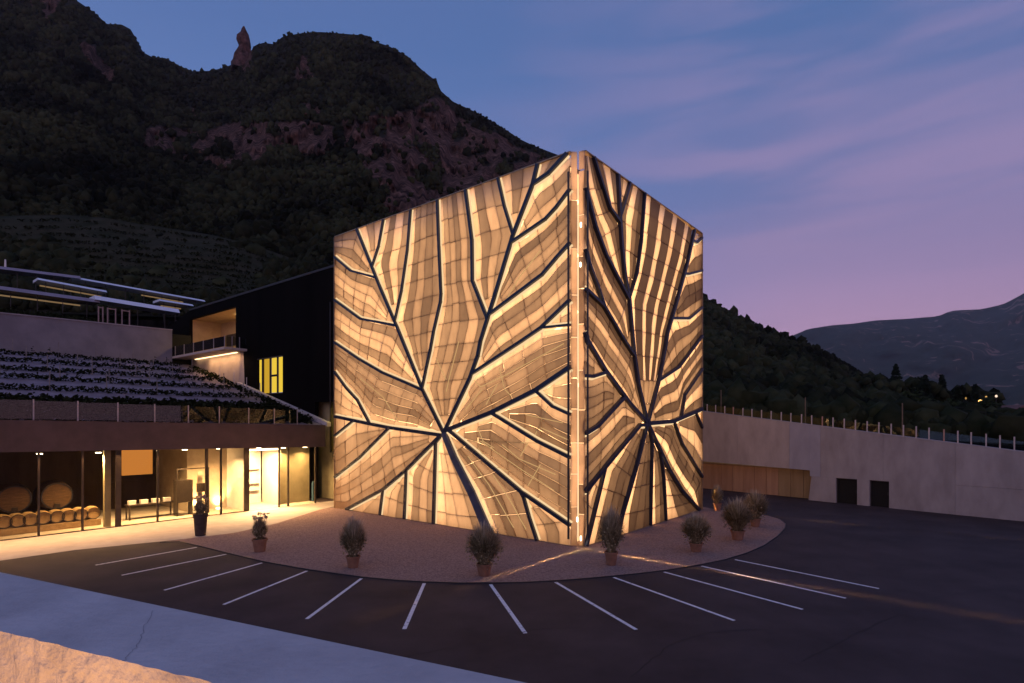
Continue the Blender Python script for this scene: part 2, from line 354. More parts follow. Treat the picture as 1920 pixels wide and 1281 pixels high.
t_.links.new(mixc(t_, ramp(t_, [(.60, g3(0)), (.66, g3(1))], nn.outputs[0]).outputs[0], oldc, (.30, .17, .13)), bs.inputs['Base Color'])
kind(b.build('far_mountain', m_far, smooth=True), 'structure')
b = MB(); b.poly([(-3000, 250, -.6), (15000, 250, -.6), (15000, 8500, -.6), (-3000, 8500, -.6)]); kind(b.build('valley_floor', m_far), 'structure')

# vineyard hill above the terraces
HILL = [(-1200, 380), (-300, 392), (0, 405), (120, 403), (200, 409), (260, 420), (330, 430), (400, 441), (470, 458), (540, 482), (600, 515), (660, 560), (760, 640)]
vs = []; hx = np.arange(-1000, 760, 14); KH = 30
for px in hx:
    pr = interp(HILL, px)
    for k in range(KH+4):
        t = min(1, k/(KH-1)); pf = 600 if px < 500 else 640; py = pf+(pr-pf)*t; Y = 96*(140/96)**(t**1.3)
        Y *= 1+.04*mnoise.noise(Vector((px*.01, py*.02, 2)))*min(1, t*4)
        p = at(px, py, Y)
        if k >= KH: e = k-KH+1; p = at(px, pr, 140*(1+.05*e)); p.z -= 4*e
        vs.append(p[:])
RH = KH+4; fs = [(i*RH+k, (i+1)*RH+k, (i+1)*RH+k+1, i*RH+k+1) for i in range(len(hx)-1) for k in range(RH-1)]
b = MB(); b.add(vs, fs); m_hill = mat('vineyard_grass', (.022, .026, .013), (.045, .042, .026), rough=1, scale=.25, detail=8, bump=1, bscale=1.2, spec=.05)
kind(b.build('vineyard_hill', m_hill, smooth=True), 'structure')
HV = np.array(vs).reshape(len(hx), RH, 3)
def leaf_cloud(b, c, rad, n, size, flat=1.0):
    for _ in range(n):
        d = Vector((random.gauss(0, 1), random.gauss(0, 1), random.gauss(0, 1))).normalized(); p = Vector(c)+Vector((d.x*rad, d.y*rad, d.z*rad*flat))*random.uniform(.35, 1)
        x = Vector((random.gauss(0, 1), random.gauss(0, 1), random.gauss(0, .6))).normalized()*size*random.uniform(.6, 1.3); y = x.orthogonal().normalized()*size*random.uniform(.4, .8)
        tn = random.random(); b.poly([p-x, p-y, p+x, p+y], tn)
b = MB()
for k in range(3, KH, 2):                                   # vine rows running along the hill: too many to count from here
    for i in range(len(hx)-1):
        if hx[i] < -60: continue
        for _ in range(4):
            if mnoise.noise(Vector((hx[i]*.03, k*.9, 0)))+random.uniform(-.5, .5) > .25: continue
            w = random.random(); p = HV[i, k]*(1-w)+HV[i+1, k]*w; leaf_cloud(b, (p[0], p[1], p[2]+.6), .55, 5, .28, .8)
m_vine = mat('vine_leaves', (.012, .016, .007), (.03, .034, .015), rough=1, scale=3, spec=.0, tone=(.4, 1.3))
kind(b.build('hill_vines', m_vine), 'stuff')

# ------------------------------------------------------------------ the leaf-clad cube
EYEV = Vector((0, 0, EYE)); HT = 19.9
class Face:
    def __init__(s, O, d, n, umax, sgn): s.O, s.d, s.n, s.umax, s.sgn = Vector(O), d, n, umax, sgn
    def uv(s, px, py):
        D = Vector(((px-CX)/F, 1, (HY-py)/F)); y = (s.O-EYEV).dot(s.n)/D.dot(s.n); p = EYEV+D*y
        return Vector(((p-s.O).dot(s.d), p.z))
    def P(s, u, v, w=0.0): return s.O+s.d*u+UP*v+s.n*w
nL = Vector((-r2.x, -r2.y, 0)); nR = Vector((-l2.x, -l2.y, 0))
FL = Face((2.96, 28.5, 0), l2, nL, 20.55, -1); FR = Face((3.67, 28.4, 0), r2, nR, 15.85, 1)
ribsL = [
 (.26, [(833, 812), (795, 735), (745, 612), (712, 535), (697, 497), (670, 428)]),
 (.22, [(793, 728), (799, 697), (808, 656), (814, 622), (827, 566), (828, 551), (824, 462), (821, 372)]),
 (.28, [(834, 811), (882, 709), (897, 667), (902, 640), (916, 595), (929, 554), (962, 444), (1000, 346), (1009, 303)]),
 (.26, [(1002, 346), (1030, 325), (1064, 284)]),
 (.24, [(915, 598), (887, 527), (886, 450), (874, 353)]),
 (.20, [(962, 440), (947, 388), (935, 329)]),
 (.20, [(960, 456), (1024, 411), (1045, 388), (1072, 354)]),
 (.22, [(917, 590), (1018, 515), (1045, 483), (1072, 455)]),
 (.22, [(885, 702), (980, 639), (1015, 615), (1072, 562)]),
 (.16, [(1015, 614), (1024, 614), (1072, 609)]),
 (.32, [(838, 811), (921, 774), (1005, 732), (1072, 688)]),
 (.24, [(922, 775), (1008, 827), (1072, 858)]),
 (.20, [(1005, 733), (1037, 762), (1072, 777)]),
 (.26, [(843, 814), (896, 852), (977, 921), (1072, 985)]),
 (.22, [(977, 921), (983, 932), (993, 968), (1008, 1020)]),
 (.48, [(833, 814), (852, 858), (886, 925), (917, 1004)]),
 (.24, [(826, 818), (818, 830), (814, 985)]),
 (.26, [(830, 816), (763, 881), (719, 918), (650, 958)]),
 (.24, [(763, 882), (759, 976)]),
 (.22, [(719, 918), (713, 968)]),
 (.28, [(828, 816), (731, 802), (695, 795), (622, 781)]),
 (.22, [(731, 803), (674, 859), (622, 894)]),
 (.18, [(664, 789), (622, 817)]),
 (.22, [(695, 793), (671, 750), (650, 727), (622, 698)]),
 (.22, [(794, 731), (766, 719), (719, 699), (674, 673), (622, 643)]),
 (.22, [(740, 616), (677, 598), (622, 564)]),
 (.20, [(704, 524), (659, 508), (622, 484)]),
 (.20, [(741, 603), (754, 545), (765, 468), (771, 391)]),
 (.20, [(699, 500), (711, 462), (720, 409)])]
ribsR = [
 (.30, [(1213, 793), (1182, 759), (1135, 696), (1101, 640), (1086, 620)]),
 (.28, [(1213, 793), (1197, 724), (1189, 668), (1186, 640), (1179, 560), (1171, 518), (1165, 462), (1162, 414), (1158, 326)]),
 (.24, [(1179, 562), (1173, 551), (1136, 480), (1116, 426), (1087, 346)]),
 (.22, [(1162, 418), (1143, 391), (1124, 334), (1112, 290)]),
 (.18, [(1163, 405), (1164, 399), (1180, 342)]),
 (.22, [(1086, 538), (1131, 574), (1170, 640), (1189, 668)]),
 (.22, [(1086, 462), (1104, 497), (1122, 545), (1132, 575)]),
 (.16, [(1182, 556), (1193, 512), (1201, 453), (1208, 362)]),
 (.28, [(1213, 793), (1235, 709), (1247, 646), (1250, 625), (1265, 574), (1288, 491), (1301, 432)]),
 (.20, [(1299, 455), (1306, 455), (1322, 450)]),
 (.20, [(1283, 515), (1290, 514), (1322, 511)]),
 (.22, [(1259, 598), (1291, 597), (1322, 579)]),
 (.24, [(1234, 713), (1272, 688), (1322, 632)]),
 (.24, [(1276, 786), (1283, 740), (1322, 693)]),
 (.34, [(1213, 794), (1260, 790), (1322, 767)]),
 (.22, [(1262, 790), (1278, 833), (1322, 893)]),
 (.20, [(1303, 778), (1322, 802)]),
 (.30, [(1213, 794), (1253, 880), (1278, 921), (1310, 960)]),
 (.30, [(1213, 794), (1191, 880), (1166, 965), (1158, 1012)]),
 (.16, [(1216, 800), (1222, 830), (1219, 992)]),
 (.16, [(1236, 846), (1244, 895), (1248, 985)]),
 (.28, [(1211, 795), (1199, 797), (1135, 874), (1084, 924)]),
 (.22, [(1134, 876), (1119, 937), (1098, 1028)]),
 (.26, [(1170, 745), (1119, 799), (1084, 813)]),
 (.22, [(1136, 698), (1110, 706), (1084, 703)])]
Z4 = lambda x, y: (840+x/3.203, 640+y/3.203)
slitsL = [[Z4(*p) for p in q] for q in (
 [(150, 600), (540, 612)], [(180, 520), (215, 600), (280, 640)], [(200, 600), (430, 760), (640, 895)], [(330, 620), (430, 705), (650, 800)],
 [(120, 690), (250, 860), (400, 1120)], [(270, 800), (380, 960), (470, 1130)], [(480, 870), (560, 740)], [(440, 690), (480, 610)], [(330, 215), (700, 15)],
 [(160, 235), (200, 275), (330, 215)], [(110, 410), (210, 290)], [(230, 380), (300, 260)], [(310, 160), (345, 290), (380, 330)], [(470, 440), (690, 490)], [(600, 390), (510, 590)], [(560, 520), (720, 590)], [(180, 640), (250, 740), (360, 780)])]
slitsL += [[(862, 640), (845, 705), (838, 735)], [(818, 672), (838, 712)], [(677, 710), (720, 745), (748, 792)], [(1015, 470), (975, 520), (950, 560)]]
slitsR = []
# fields between neighbouring ribs: courses of panels run from the fork outwards; digits = brightness of each course, lit flanks higher, put in as translucency
H = (833, 812)
fieldsL = [
 ('5364', [(704, 524), (659, 508), (622, 484)], [(704, 524), (697, 497), (670, 428), (622, 444)]),
 ('847', [(699, 500), (670, 428)], [(699, 500), (711, 462), (720, 409)]),
 ('8394', [(741, 603), (712, 535), (699, 500), (711, 462), (720, 409)], [(741, 603), (754, 545), (765, 468), (771, 391)]),
 ('83534', [(793, 728), (745, 612), (741, 603), (754, 545), (765, 468), (771, 391)], [(793, 728), (799, 697), (808, 656), (814, 622), (827, 566), (828, 551), (824, 462), (821, 372)]),
 ('745363', [H, (793, 728), (799, 697), (808, 656), (814, 622), (827, 566), (828, 551), (824, 462), (821, 372)], [H, (882, 709), (897, 667), (915, 598), (887, 527), (886, 450), (874, 353)]),
 ('8364', [(915, 598), (887, 527), (886, 450), (874, 353)], [(915, 598), (929, 554), (962, 440), (947, 388), (935, 329)]),
 ('836', [(962, 440), (947, 388), (935, 329)], [(962, 440), (1000, 346), (1009, 303)]),
 ('74', [(1002, 346), (1009, 303)], [(1002, 346), (1030, 325), (1064, 284)]),
 ('946', [(960, 456), (1000, 346), (1030, 325), (1068, 285)], [(960, 456), (1024, 411), (1045, 388), (1072, 354)]),
 ('82454', [(917, 590), (962, 456), (1024, 411), (1045, 388), (1072, 354)], [(917, 590), (1018, 515), (1045, 483), (1072, 455)]),
 ('93483', [(885, 702), (917, 590), (1018, 515), (1045, 483), (1072, 455)], [(885, 702), (980, 639), (1015, 615), (1072, 562)]),
 ('96', [(1015, 614), (1072, 562)], [(1015, 614), (1024, 614), (1072, 609)]),
 ('954433', [(838, 811), (885, 702), (980, 639), (1015, 615), (1072, 609)], [(838, 811), (921, 774), (1005, 732), (1072, 688)]),
 ('854', [(1005, 733), (1072, 688)], [(1005, 733), (1037, 762), (1072, 777)]),
 ('7222', [(922, 775), (1005, 733), (1037, 762), (1072, 777)], [(922, 775), (1008, 827), (1072, 858)]),
 ('743234', [(843, 814), (922, 775), (1008, 827), (1072, 858)], [(843, 814), (896, 852), (977, 921), (1072, 985)]),
 ('846', [(977, 921), (1072, 985), (1072, 1027)], [(977, 921), (993, 968), (1008, 1018)]),
 ('34249', [(840, 816), (896, 852), (977, 921), (993, 968), (1008, 1018)], [(840, 816), (852, 858), (886, 925), (917, 1003)]),
 ('4789', [(833, 816), (852, 858), (886, 925), (917, 1003)], [(826, 818), (818, 830), (814, 985)]),
 ('4748', [(825, 818), (818, 830), (814, 985)], [(828, 817), (763, 881), (759, 975)]),
 ('467', [(763, 882), (759, 975)], [(763, 882), (719, 918), (713, 968)]),
 ('57', [(719, 918), (713, 968)], [(719, 918), (650, 958)]),
 ('35467', [(828, 816), (763, 881), (719, 918), (650, 958), (622, 957)], [(828, 816), (731, 802), (674, 859), (622, 894)]),
 ('456', [(731, 803), (674, 859), (622, 894)], [(731, 803), (695, 795), (664, 790), (622, 817)]),
 ('7', [(664, 789), (622, 817)], [(664, 789), (622, 781)]),
 ('689', [(695, 793), (622, 781)], [(695, 793), (671, 750), (650, 727), (622, 698)]),
 ('643453', [(828, 813), (731, 802), (695, 793), (671, 750), (650, 727), (622, 698)], [H, (794, 731), (766, 719), (719, 699), (674, 673), (622, 643)]),
 ('64884', [(794, 731), (766, 719), (719, 699), (674, 673), (622, 643)], [(794, 731), (740, 616), (677, 598), (622, 564)]),
 ('56873', [(740, 616), (677, 598), (622, 564)], [(740, 616), (704, 524), (659, 508), (622, 484)])]
H = (1213, 793)
fieldsR = [
 ('4931', [(1179, 562), (1173, 551), (1136, 480), (1116, 426), (1086, 346), (1086, 284)], [(1179, 562), (1171, 518), (1165, 462), (1162, 418), (1143, 391), (1124, 334), (1112, 290)]),
 ('193', [(1162, 418), (1143, 391), (1124, 334), (1112, 290)], [(1162, 418), (1158, 326)]),
 ('38', [(1163, 405), (1158, 326)], [(1163, 405), (1164, 399), (1180, 342)]),
 ('2931', [(1180, 560), (1171, 518), (1165, 462), (1163, 405), (1180, 342)], [(1181, 558), (1193, 512), (1201, 453), (1208, 362)]),
 ('91919191', [H, (1197, 724), (1189, 668), (1186, 640), (1180, 560), (1193, 512), (1201, 453), (1208, 362)], [H, (1235, 709), (1247, 646), (1250, 625), (1265, 574), (1288, 491), (1301, 432)], (.11, .16, .09, .17, .09, .17, .09, .12)),
 ('8', [(1299, 455), (1301, 432)], [(1299, 455), (1322, 450)]),
 ('73', [(1283, 515), (1299, 455), (1306, 455), (1322, 450)], [(1283, 515), (1290, 514), (1322, 511)]),
 ('7215', [(1259, 598), (1283, 515), (1290, 514), (1322, 511)], [(1259, 598), (1291, 597), (1322, 579)]),
 ('8252', [(1234, 713), (1250, 625), (1259, 598), (1291, 597), (1322, 579)], [(1234, 713), (1272, 688), (1322, 632)]),
 ('92725', [(1214, 790), (1234, 713), (1272, 688), (1322, 632)], [(1214, 793), (1276, 787), (1283, 740), (1322, 693)]),
 ('383', [(1276, 786), (1283, 740), (1322, 693)], [(1276, 787), (1322, 768)]),
 ('8', [(1303, 778), (1322, 768)], [(1303, 778), (1322, 802)]),
 ('283', [(1262, 790), (1303, 778), (1322, 802)], [(1262, 790), (1278, 833), (1322, 893)]),
 ('32293', [(1214, 794), (1262, 790), (1278, 833), (1322, 893), (1322, 955)], [(1214, 795), (1253, 880), (1278, 921), (1310, 960)]),
 ('138', [(1236, 846), (1253, 880), (1278, 921), (1310, 960)], [(1236, 846), (1244, 895), (1248, 985)]),
 ('139', [(1214, 796), (1236, 846), (1244, 895), (1248, 985)], [(1215, 800), (1222, 830), (1219, 992)]),
 ('1229', [(1213, 796), (1222, 830), (1219, 992)], [(1213, 796), (1191, 880), (1166, 965), (1158, 1012)]),
 ('1238', [(1212, 796), (1191, 880), (1166, 965), (1158, 1012)], [(1211, 796), (1199, 797), (1135, 874), (1119, 937), (1098, 1028)]),
 ('474', [(1134, 876), (1119, 937), (1098, 1028)], [(1134, 876), (1085, 923), (1085, 1030)]),
 ('35374', [(1208, 792), (1199, 797), (1135, 874), (1085, 923)], [(1208, 788), (1170, 745), (1119, 799), (1085, 813)]),
 ('34345', [(1170, 745), (1119, 799), (1085, 813)], [(1170, 745), (1136, 698), (1110, 706), (1085, 703)]),
 ('465', [(1136, 698), (1110, 706), (1085, 703)], [(1136, 698), (1101, 640), (1085, 620)]),
 ('834731', [H, (1182, 759), (1135, 696), (1101, 640), (1085, 620)], [(1211, 788), (1197, 724), (1189, 668), (1170, 640), (1131, 574), (1085, 538)]),
 ('82821', [(1189, 668), (1170, 640), (1132, 575), (1122, 545), (1104, 497), (1085, 462)], [(1188, 665), (1186, 640), (1179, 562), (1136, 480), (1116, 426), (1085, 346)]),
 ('574', [(1131, 574), (1085, 538)], [(1132, 575), (1122, 545), (1104, 497), (1085, 462)])]
def seg_near(p, a, b):
    ab = b-a; t = max(0, min(1, (p-a).dot(ab)/max(ab.length_squared, 1e-9))); q = a+ab*t; return (p-q).length, q
def poly_area(P): return .5*sum(P[i].x*P[(i+1) % len(P)].y-P[(i+1) % len(P)].x*P[i].y for i in range(len(P)))
m_rib = mat('rib_steel', (.012, .016, .034), (.022, .028, .055), rough=.4, scale=2, spec=.5)
m_stem = mat('stem_steel', (.06, .07, .10), (.09, .10, .14), rough=.5, scale=2, spec=.4)
def panel_mat():
    m = bpy.data.materials.new('perforated_bronze'); m.use_nodes = True; t = m.node_tree; t.nodes.clear()
    co = N(t, 'ShaderNodeTexCoord').outputs['Object']; a = N(t, 'ShaderNodeAttribute', attribute_name='tone')
    n = N(t, 'ShaderNodeTexNoise'); n.inputs['Scale'].default_value = .9; n.inputs['Detail'].default_value = 5; n.inputs['Roughness'].default_value = .55; t.links.new(co, n.inputs[0])
    n2 = N(t, 'ShaderNodeTexNoise'); n2.inputs['Scale'].default_value = 3.0; n2.inputs['Detail'].default_value = 3; n2.inputs['Distortion'].default_value = .6
    q = N(t, 'ShaderNodeMapping'); q.inputs['Scale'].default_value = (1, 1, .25); t.links.new(co, q.inputs[0]); t.links.new(q.outputs[0], n2.inputs[0])
    k = math_n(t, 'ADD', math_n(t, 'MULTIPLY', n.outputs[0], .55), math_n(t, 'MULTIPLY', n2.outputs[0], .45))
    k = ramp(t, [(.36, g3(.84)), (.5, g3(1.0)), (.64, g3(1.14))], k).outputs[0]
    lit_share = math_n(t, 'MULTIPLY', math_n(t, 'ADD', math_n(t, 'MULTIPLY', math_n(t, 'POWER', a.outputs['Fac'], 2.0), .97), .035), k, True)   # share of light passed, carrying the brightness put into tone
    df = N(t, 'ShaderNodeBsdfDiffuse'); df.inputs[0].default_value = (.16, .085, .045, 1)
    gl = N(t, 'ShaderNodeBsdfGlossy'); gl.inputs[0].default_value = (.55, .33, .18, 1); gl.inputs['Roughness'].default_value = .38
    mt = N(t, 'ShaderNodeMixShader'); mt.inputs[0].default_value = .16; t.links.new(df.outputs[0], mt.inputs[1]); t.links.new(gl.outputs[0], mt.inputs[2])
    tl = N(t, 'ShaderNodeBsdfTranslucent'); tl.inputs[0].default_value = (.97, .88, .84, 1)
    mx = N(t, 'ShaderNodeMixShader'); t.links.new(lit_share, mx.inputs[0]); t.links.new(mt.outputs[0], mx.inputs[1]); t.links.new(tl.outputs[0], mx.inputs[2])
    o = N(t, 'ShaderNodeOutputMaterial'); t.links.new(mx.outputs[0], o.inputs[0]); return m
m_panel = panel_mat()
m_joint = mat('joint_bronze', (.17, .10, .065), (.23, .14, .09), rough=.6, scale=3)
E_WALL, E_LED, E_BACK = 1.7, .98, 4.5
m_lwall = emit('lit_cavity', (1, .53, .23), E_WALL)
m_led = emit('led_line', (1, .68, .36), E_LED)
m_back = emit('back_lamp_glow', (1, .53, .22), E_BACK)
m_brace = emit('brace_strip_glow', (1, .60, .25), .62)
m_core = mat('core_concrete', (.20, .19, .18), (.26, .24, .23), scale=1)
cube = thing('leaf_building', 'tall cube-shaped building clad in glowing golden panels with dark leaf veins', 'building', (FL.O.x, FL.O.y, 0))
ALLPAN = []
def facade(face, ribs, slits, fields, spacing):
    R_ = [(w if w == .48 else w*.74, [face.uv(*p) for p in pts]) for w, pts in ribs]; um, vm, v0 = face.umax, HT, .06
    # snap loose ends onto the rib they grow from, or onto the frame
    for i, (w, pts) in enumerate(R_):
        for e in (0, -1):
            best = (.55, None)
            for j, (w2, q2) in enumerate(R_):
                if j == i: continue
                for a, c in zip(q2, q2[1:]):
                    d, q = seg_near(pts[e], a, c)
                    if d < best[0]: best = (d, q)
            if best[1] is not None and i > 0: pts[e] = best[1].copy()
            p = pts[e]
            p.x = min(max(p.x, 0), um); p.y = min(max(p.y, v0), vm)
    segs = [(a, c, 'rib', w/2) for w, pts in R_ for a, c in zip(pts, pts[1:]) if (a-c).length > .02]
    def dr(p): return min(seg_near(p, a, c)[0] for a, c, _, _ in segs)
    def drib(p): return min((seg_near(p, a, c)[0], hw) for a, c, _, hw in segs)
    cl = lambda p: Vector((min(max(p.x, 0), um), min(max(p.y, v0), vm)))
    def path(pts):
        q = [cl(face.uv(*p)) for p in pts]; L = [0]
        for a, c in zip(q, q[1:]): L.append(L[-1]+(c-a).length)
        def at_(f):
            x = f*L[-1]
            for i in range(len(q)-1):
                if x <= L[i+1]+1e-9: return q[i].lerp(q[i+1], (x-L[i])/max(L[i+1]-L[i], 1e-9))
            return q[-1].copy()
        return at_, L[-1]
    GLOW = {'954433', '854', '7222', '743234', '34249', '643453'}
    joints = GB(); seed_ = 0; jw = .03 if face is FL else .042
    for fld in fields:
        tones, pa, pb = fld[:3]; n = len(tones); wd = fld[3] if len(fld) > 3 else [1/n]*n; seed_ += 1
        (A_, LA), (B_, LB) = path(pa), path(pb); cum = [0]
        for x in wd: cum.append(cum[-1]+x)
        sw = sum(wd); cum = [x/sw for x in cum]; Lm = (LA+LB)/2
        def PT(fk, v):
            f = cum[fk]
            if 0 < fk < n: f += .16/n*mnoise.noise(Vector((v*Lm*.5, fk*7.1, seed_*3.3)))
            return A_(v).lerp(B_(v), f)
        sts = [0.0]
        while sts[-1] < 1:
            wl = (A_(min(1, sts[-1]+.04))-B_(min(1, sts[-1]+.04))).length
            sts.append(sts[-1]+(spacing*random.uniform(.85, 1.2) if wl > .7 else 1.3)/Lm)
        if len(sts) > 2 and 1-sts[-2] < .5*spacing/Lm: sts.pop()
        sts[-1] = 1.0
        for si, (va, vb) in enumerate(zip(sts, sts[1:])):
            wm = (A_((va+vb)/2)-B_((va+vb)/2)).length/n
            grp = 1 if wm > .28 else (2 if wm > .15 else n)         # courses merge where the field narrows towards the fork
            for ks in range(0, n, grp):
                k1 = min(n, ks+grp); jt = lambda i: 0 if i in (0, len(sts)-1) else .10/Lm*mnoise.noise(Vector((i*3.1, ks*1.7, seed_)))
                v, v1 = va+jt(si), vb+jt(si+1); m = max(1, round((v1-v)*Lm/.45))
                lft = [PT(ks, v+(v1-v)*i/m) for i in range(m+1)]; rgt = [PT(k1, v+(v1-v)*i/m) for i in range(m+1)]
                loop = lft+rgt[::-1]; q = []
                for p in loop:
                    if not q or (p-q[-1]).length > .03: q.append(p)
                while len(q) > 1 and (q[0]-q[-1]).length < .03: q.pop()
                if len(q) < 3: continue
                if poly_area(q) < 0: q = q[::-1]
                if poly_area(q) < .05: continue
                nq = len(q); off = []
                for i in range(nq):
                    a, c = q[i], q[(i+1) % nq]; d = (c-a).normalized(); inn = Vector((-d.y, d.x)); mid = (a+c)/2; dd, hw = drib(mid)
                    if dd < .09 and min(seg_near(a, *sg[:2])[0] for sg in segs) < .2: ins = hw+.11 if inn.x*face.sgn > 0 or (abs(inn.x) < .05 and inn.y < 0) else hw-.03
                    else: ins = .018 if tones in GLOW else (.006 if face is FL else .010)
                    off.append((a+inn*ins, d, inn, ins))
                pl = []
                for i in range(nq):
                    a0, d0, n0, i0 = off[i-1]; a1, d1, n1, i1 = off[i]; cr = d0.cross(d1)
                    if abs(cr) < .2: pl.append(q[i]+(n0*i0+n1*i1)/2)
                    else:
                        x = a0+d0*((a1-a0).cross(d1)/cr); lim = 2.5*max(i0, i1)+.02
                        if (x-q[i]).length > lim: x = q[i]+(x-q[i]).normalized()*lim
                        pl.append(x)
                if poly_area(pl) < .05: continue
                tv = [int(c) for c in tones[ks:k1]]; tn = .07+.098*sum(tv)/len(tv)
                if face is FL: tn = .17+.80*tn
                ALLPAN.append((poly_area(pl)*(1 if face is FL else .85), face, pl, dr, tn))
                if tones in GLOW: continue                    # here the joints stay open and the lit cavity shows through
                if v1 < 1: 
                    a, c = PT(ks, v1), PT(k1, v1)
                    if (a-c).length > .1: joints.bar(face.P(a.x, a.y, fold(dr(a))-.04), face.P(c.x, c.y, fold(dr(c))-.04), jw, .03, up=face.n)
                if k1 < n:
                    for i in range(m):
                        a, c = rgt[i], rgt[i+1]
                        if (a-c).length > .05: joints.bar(face.P(a.x, a.y, fold(dr(a))-.043), face.P(c.x, c.y, fold(dr(c))-.043), jw*.8, .03, up=face.n)
    kind(joints.build('joint_frame', m_joint, cube), 'stuff')
    for sl in slits:                                    # glowing strips laid on the screen, painting in backlit braces
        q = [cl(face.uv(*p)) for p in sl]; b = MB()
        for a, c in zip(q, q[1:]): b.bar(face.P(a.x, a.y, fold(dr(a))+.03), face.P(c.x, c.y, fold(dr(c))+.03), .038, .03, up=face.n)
        b.build('brace_glow', m_brace, cube)
    # ribs and the LED lines that run along one flank of each
    for k, (w, pts) in enumerate(R_):
        b = MB(); stem = (face is FL and abs(w-.48) < 1e-6)
        for i, (a, c) in enumerate(zip(pts, pts[1:])):
            if (a-c).length < .02: continue
            e = (c-a).normalized()*min(.05, w*.2); wa = w*(.7+.55*i/3) if stem else w; wb = w*(.7+.55*(i+1)/3) if stem else w
            b.bar(face.P(*(a-e*(1 if i else 0)), .02+.003*(k % 9)), face.P(*(c+e*(1 if i < len(pts)-2 else 0)), .02+.003*(k % 9)), wa, .20, up=face.n, w2=wb)
        b.build('rib', m_stem if stem else m_rib, cube)
        b = MB()
        for a, c in zip(pts, pts[1:]):
            L = (c-a).length
            if L < .25: continue
            d = (c-a)/L; nn_ = Vector((-d.y, d.x))
            if nn_.x*face.sgn < 0: nn_ = -nn_
            o_ = nn_*(w/2+.06)
            b.bar(face.P(*(a+o_+d*.0), -.03), face.P(*(c+o_-d*.0), -.04), .10, .06, up=face.n)
        if b.v: b.build('light_strip', m_led, cube)
        b = MB()
        for a, c in zip(pts, pts[1:]):
            L = (c-a).length
            if L < .5: continue
            d = (c-a)/L; nn_ = Vector((-d.y, d.x))
            if nn_.x*face.sgn < 0: nn_ = -nn_
            o_ = nn_*(w/2+.36)
            b.bar(face.P(*(a+o_+d*.2), -.52), face.P(*(c+o_-d*.2), -.52), .20, .05, up=face.n)
        if b.v: b.build('back_lamp', m_back, cube)
def fold(d): return -.07+.11*min(1, d/.95)
facade(FL, ribsL, slitsL, fieldsL, 1.3)
facade(FR, ribsR, slitsR, fieldsR, 1.35)
ALLPAN.sort(key=lambda q: -q[0]); rest = MB()
for k, (A, face, q, dr, tn0) in enumerate(ALLPAN):
    b = MB() if k < 300 else rest
    n = len(q); cen = sum(q, Vector((0, 0)))/n; tx, ty = random.uniform(-.04, .04), random.uniform(-.04, .04)
    w = lambda p: fold(dr(p))+(p.x-cen.x)*tx+(p.y-cen.y)*ty
    fr = [face.P(p.x, p.y, w(p)) for p in q]; bk = [face.P(p.x, p.y, w(p)-.07) for p in q]; cc = face.P(cen.x, cen.y, w(cen)+.02)
    tn = min(1, max(0, tn0+random.gauss(0, .04)))
    b.add(fr+bk, [tuple(range(n)) if face.d.cross(UP).dot(face.n) > 0 else tuple(range(n-1, -1, -1))]+[(i, i+n, (i+1) % n+n, (i+1) % n) for i in range(n)], tn)
    if k < 300: b.build('panel', m_panel, cube)
if rest.v: kind(rest.build('small_panels', m_panel, cube), 'stuff')
print('PANELS', len(ALLPAN))
# structural core, luminous cavity walls, roof, screens of the two hidden sides
CW = .85
def core_pt(u, v): # along left (u) and right (v) from outer corner
    return Vector((3.44, 28.11, 0))+l2*u+r2*v
b = MB(); uL, vR = 21.15, 16.2; ci = [core_pt(CW+.03, CW+.03), core_pt(uL-.3, CW+.03), core_pt(uL-.3, vR-CW), core_pt(CW+.03, vR-CW)]
b.hexa([p for p in ci]+[p+UP*19.3 for p in ci]); b.build('core', m_core, cube)
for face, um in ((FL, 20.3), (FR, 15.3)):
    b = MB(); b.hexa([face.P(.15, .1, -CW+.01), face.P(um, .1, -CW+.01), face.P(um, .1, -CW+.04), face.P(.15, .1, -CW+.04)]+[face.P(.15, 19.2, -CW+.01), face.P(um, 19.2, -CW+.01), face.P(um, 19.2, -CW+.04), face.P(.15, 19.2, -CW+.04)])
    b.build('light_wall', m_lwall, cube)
# thin bright top capping and base sill of each screen
m_cap = mat('bronze_trim', (.32, .22, .13), (.45, .33, .2), rough=.4, scale=2, metal=.4)
for face in (FL, FR):
    b = MB(); b.bar(face.P(0, HT+.03, -.1), face.P(face.umax, HT+.03, -.1), .34, .06); b.build('top_capping', m_cap, cube)
    b = MB(); b.bar(face.P(0, .04, -.12), face.P(face.umax, .04, -.12), .3, .06); b.build('base_sill', m_cap, cube)
    b = MB(); b.bar(face.P(face.umax+.04, 0, -.1), face.P(face.umax+.04, HT, -.1), .06, .34, up=face.n); b.build('edge_trim', m_cap, cube)
bp = [core_pt(uL+.05, 0.4), core_pt(uL+.05, vR+.05), core_pt(.3, vR+.05)]
b = MB(); b.bar(bp[0]+UP*9.95, bp[1]+UP*9.95, .12, 19.9); b.build('side_screen', m_cap, cube)
b = MB(); b.bar(bp[1]+UP*9.95, core_pt(.75, vR+.05)+UP*9.95, .12, 19.9); b.build('rear_screen', emit('rear_screen_glow', (1, .52, .20), .30), cube)
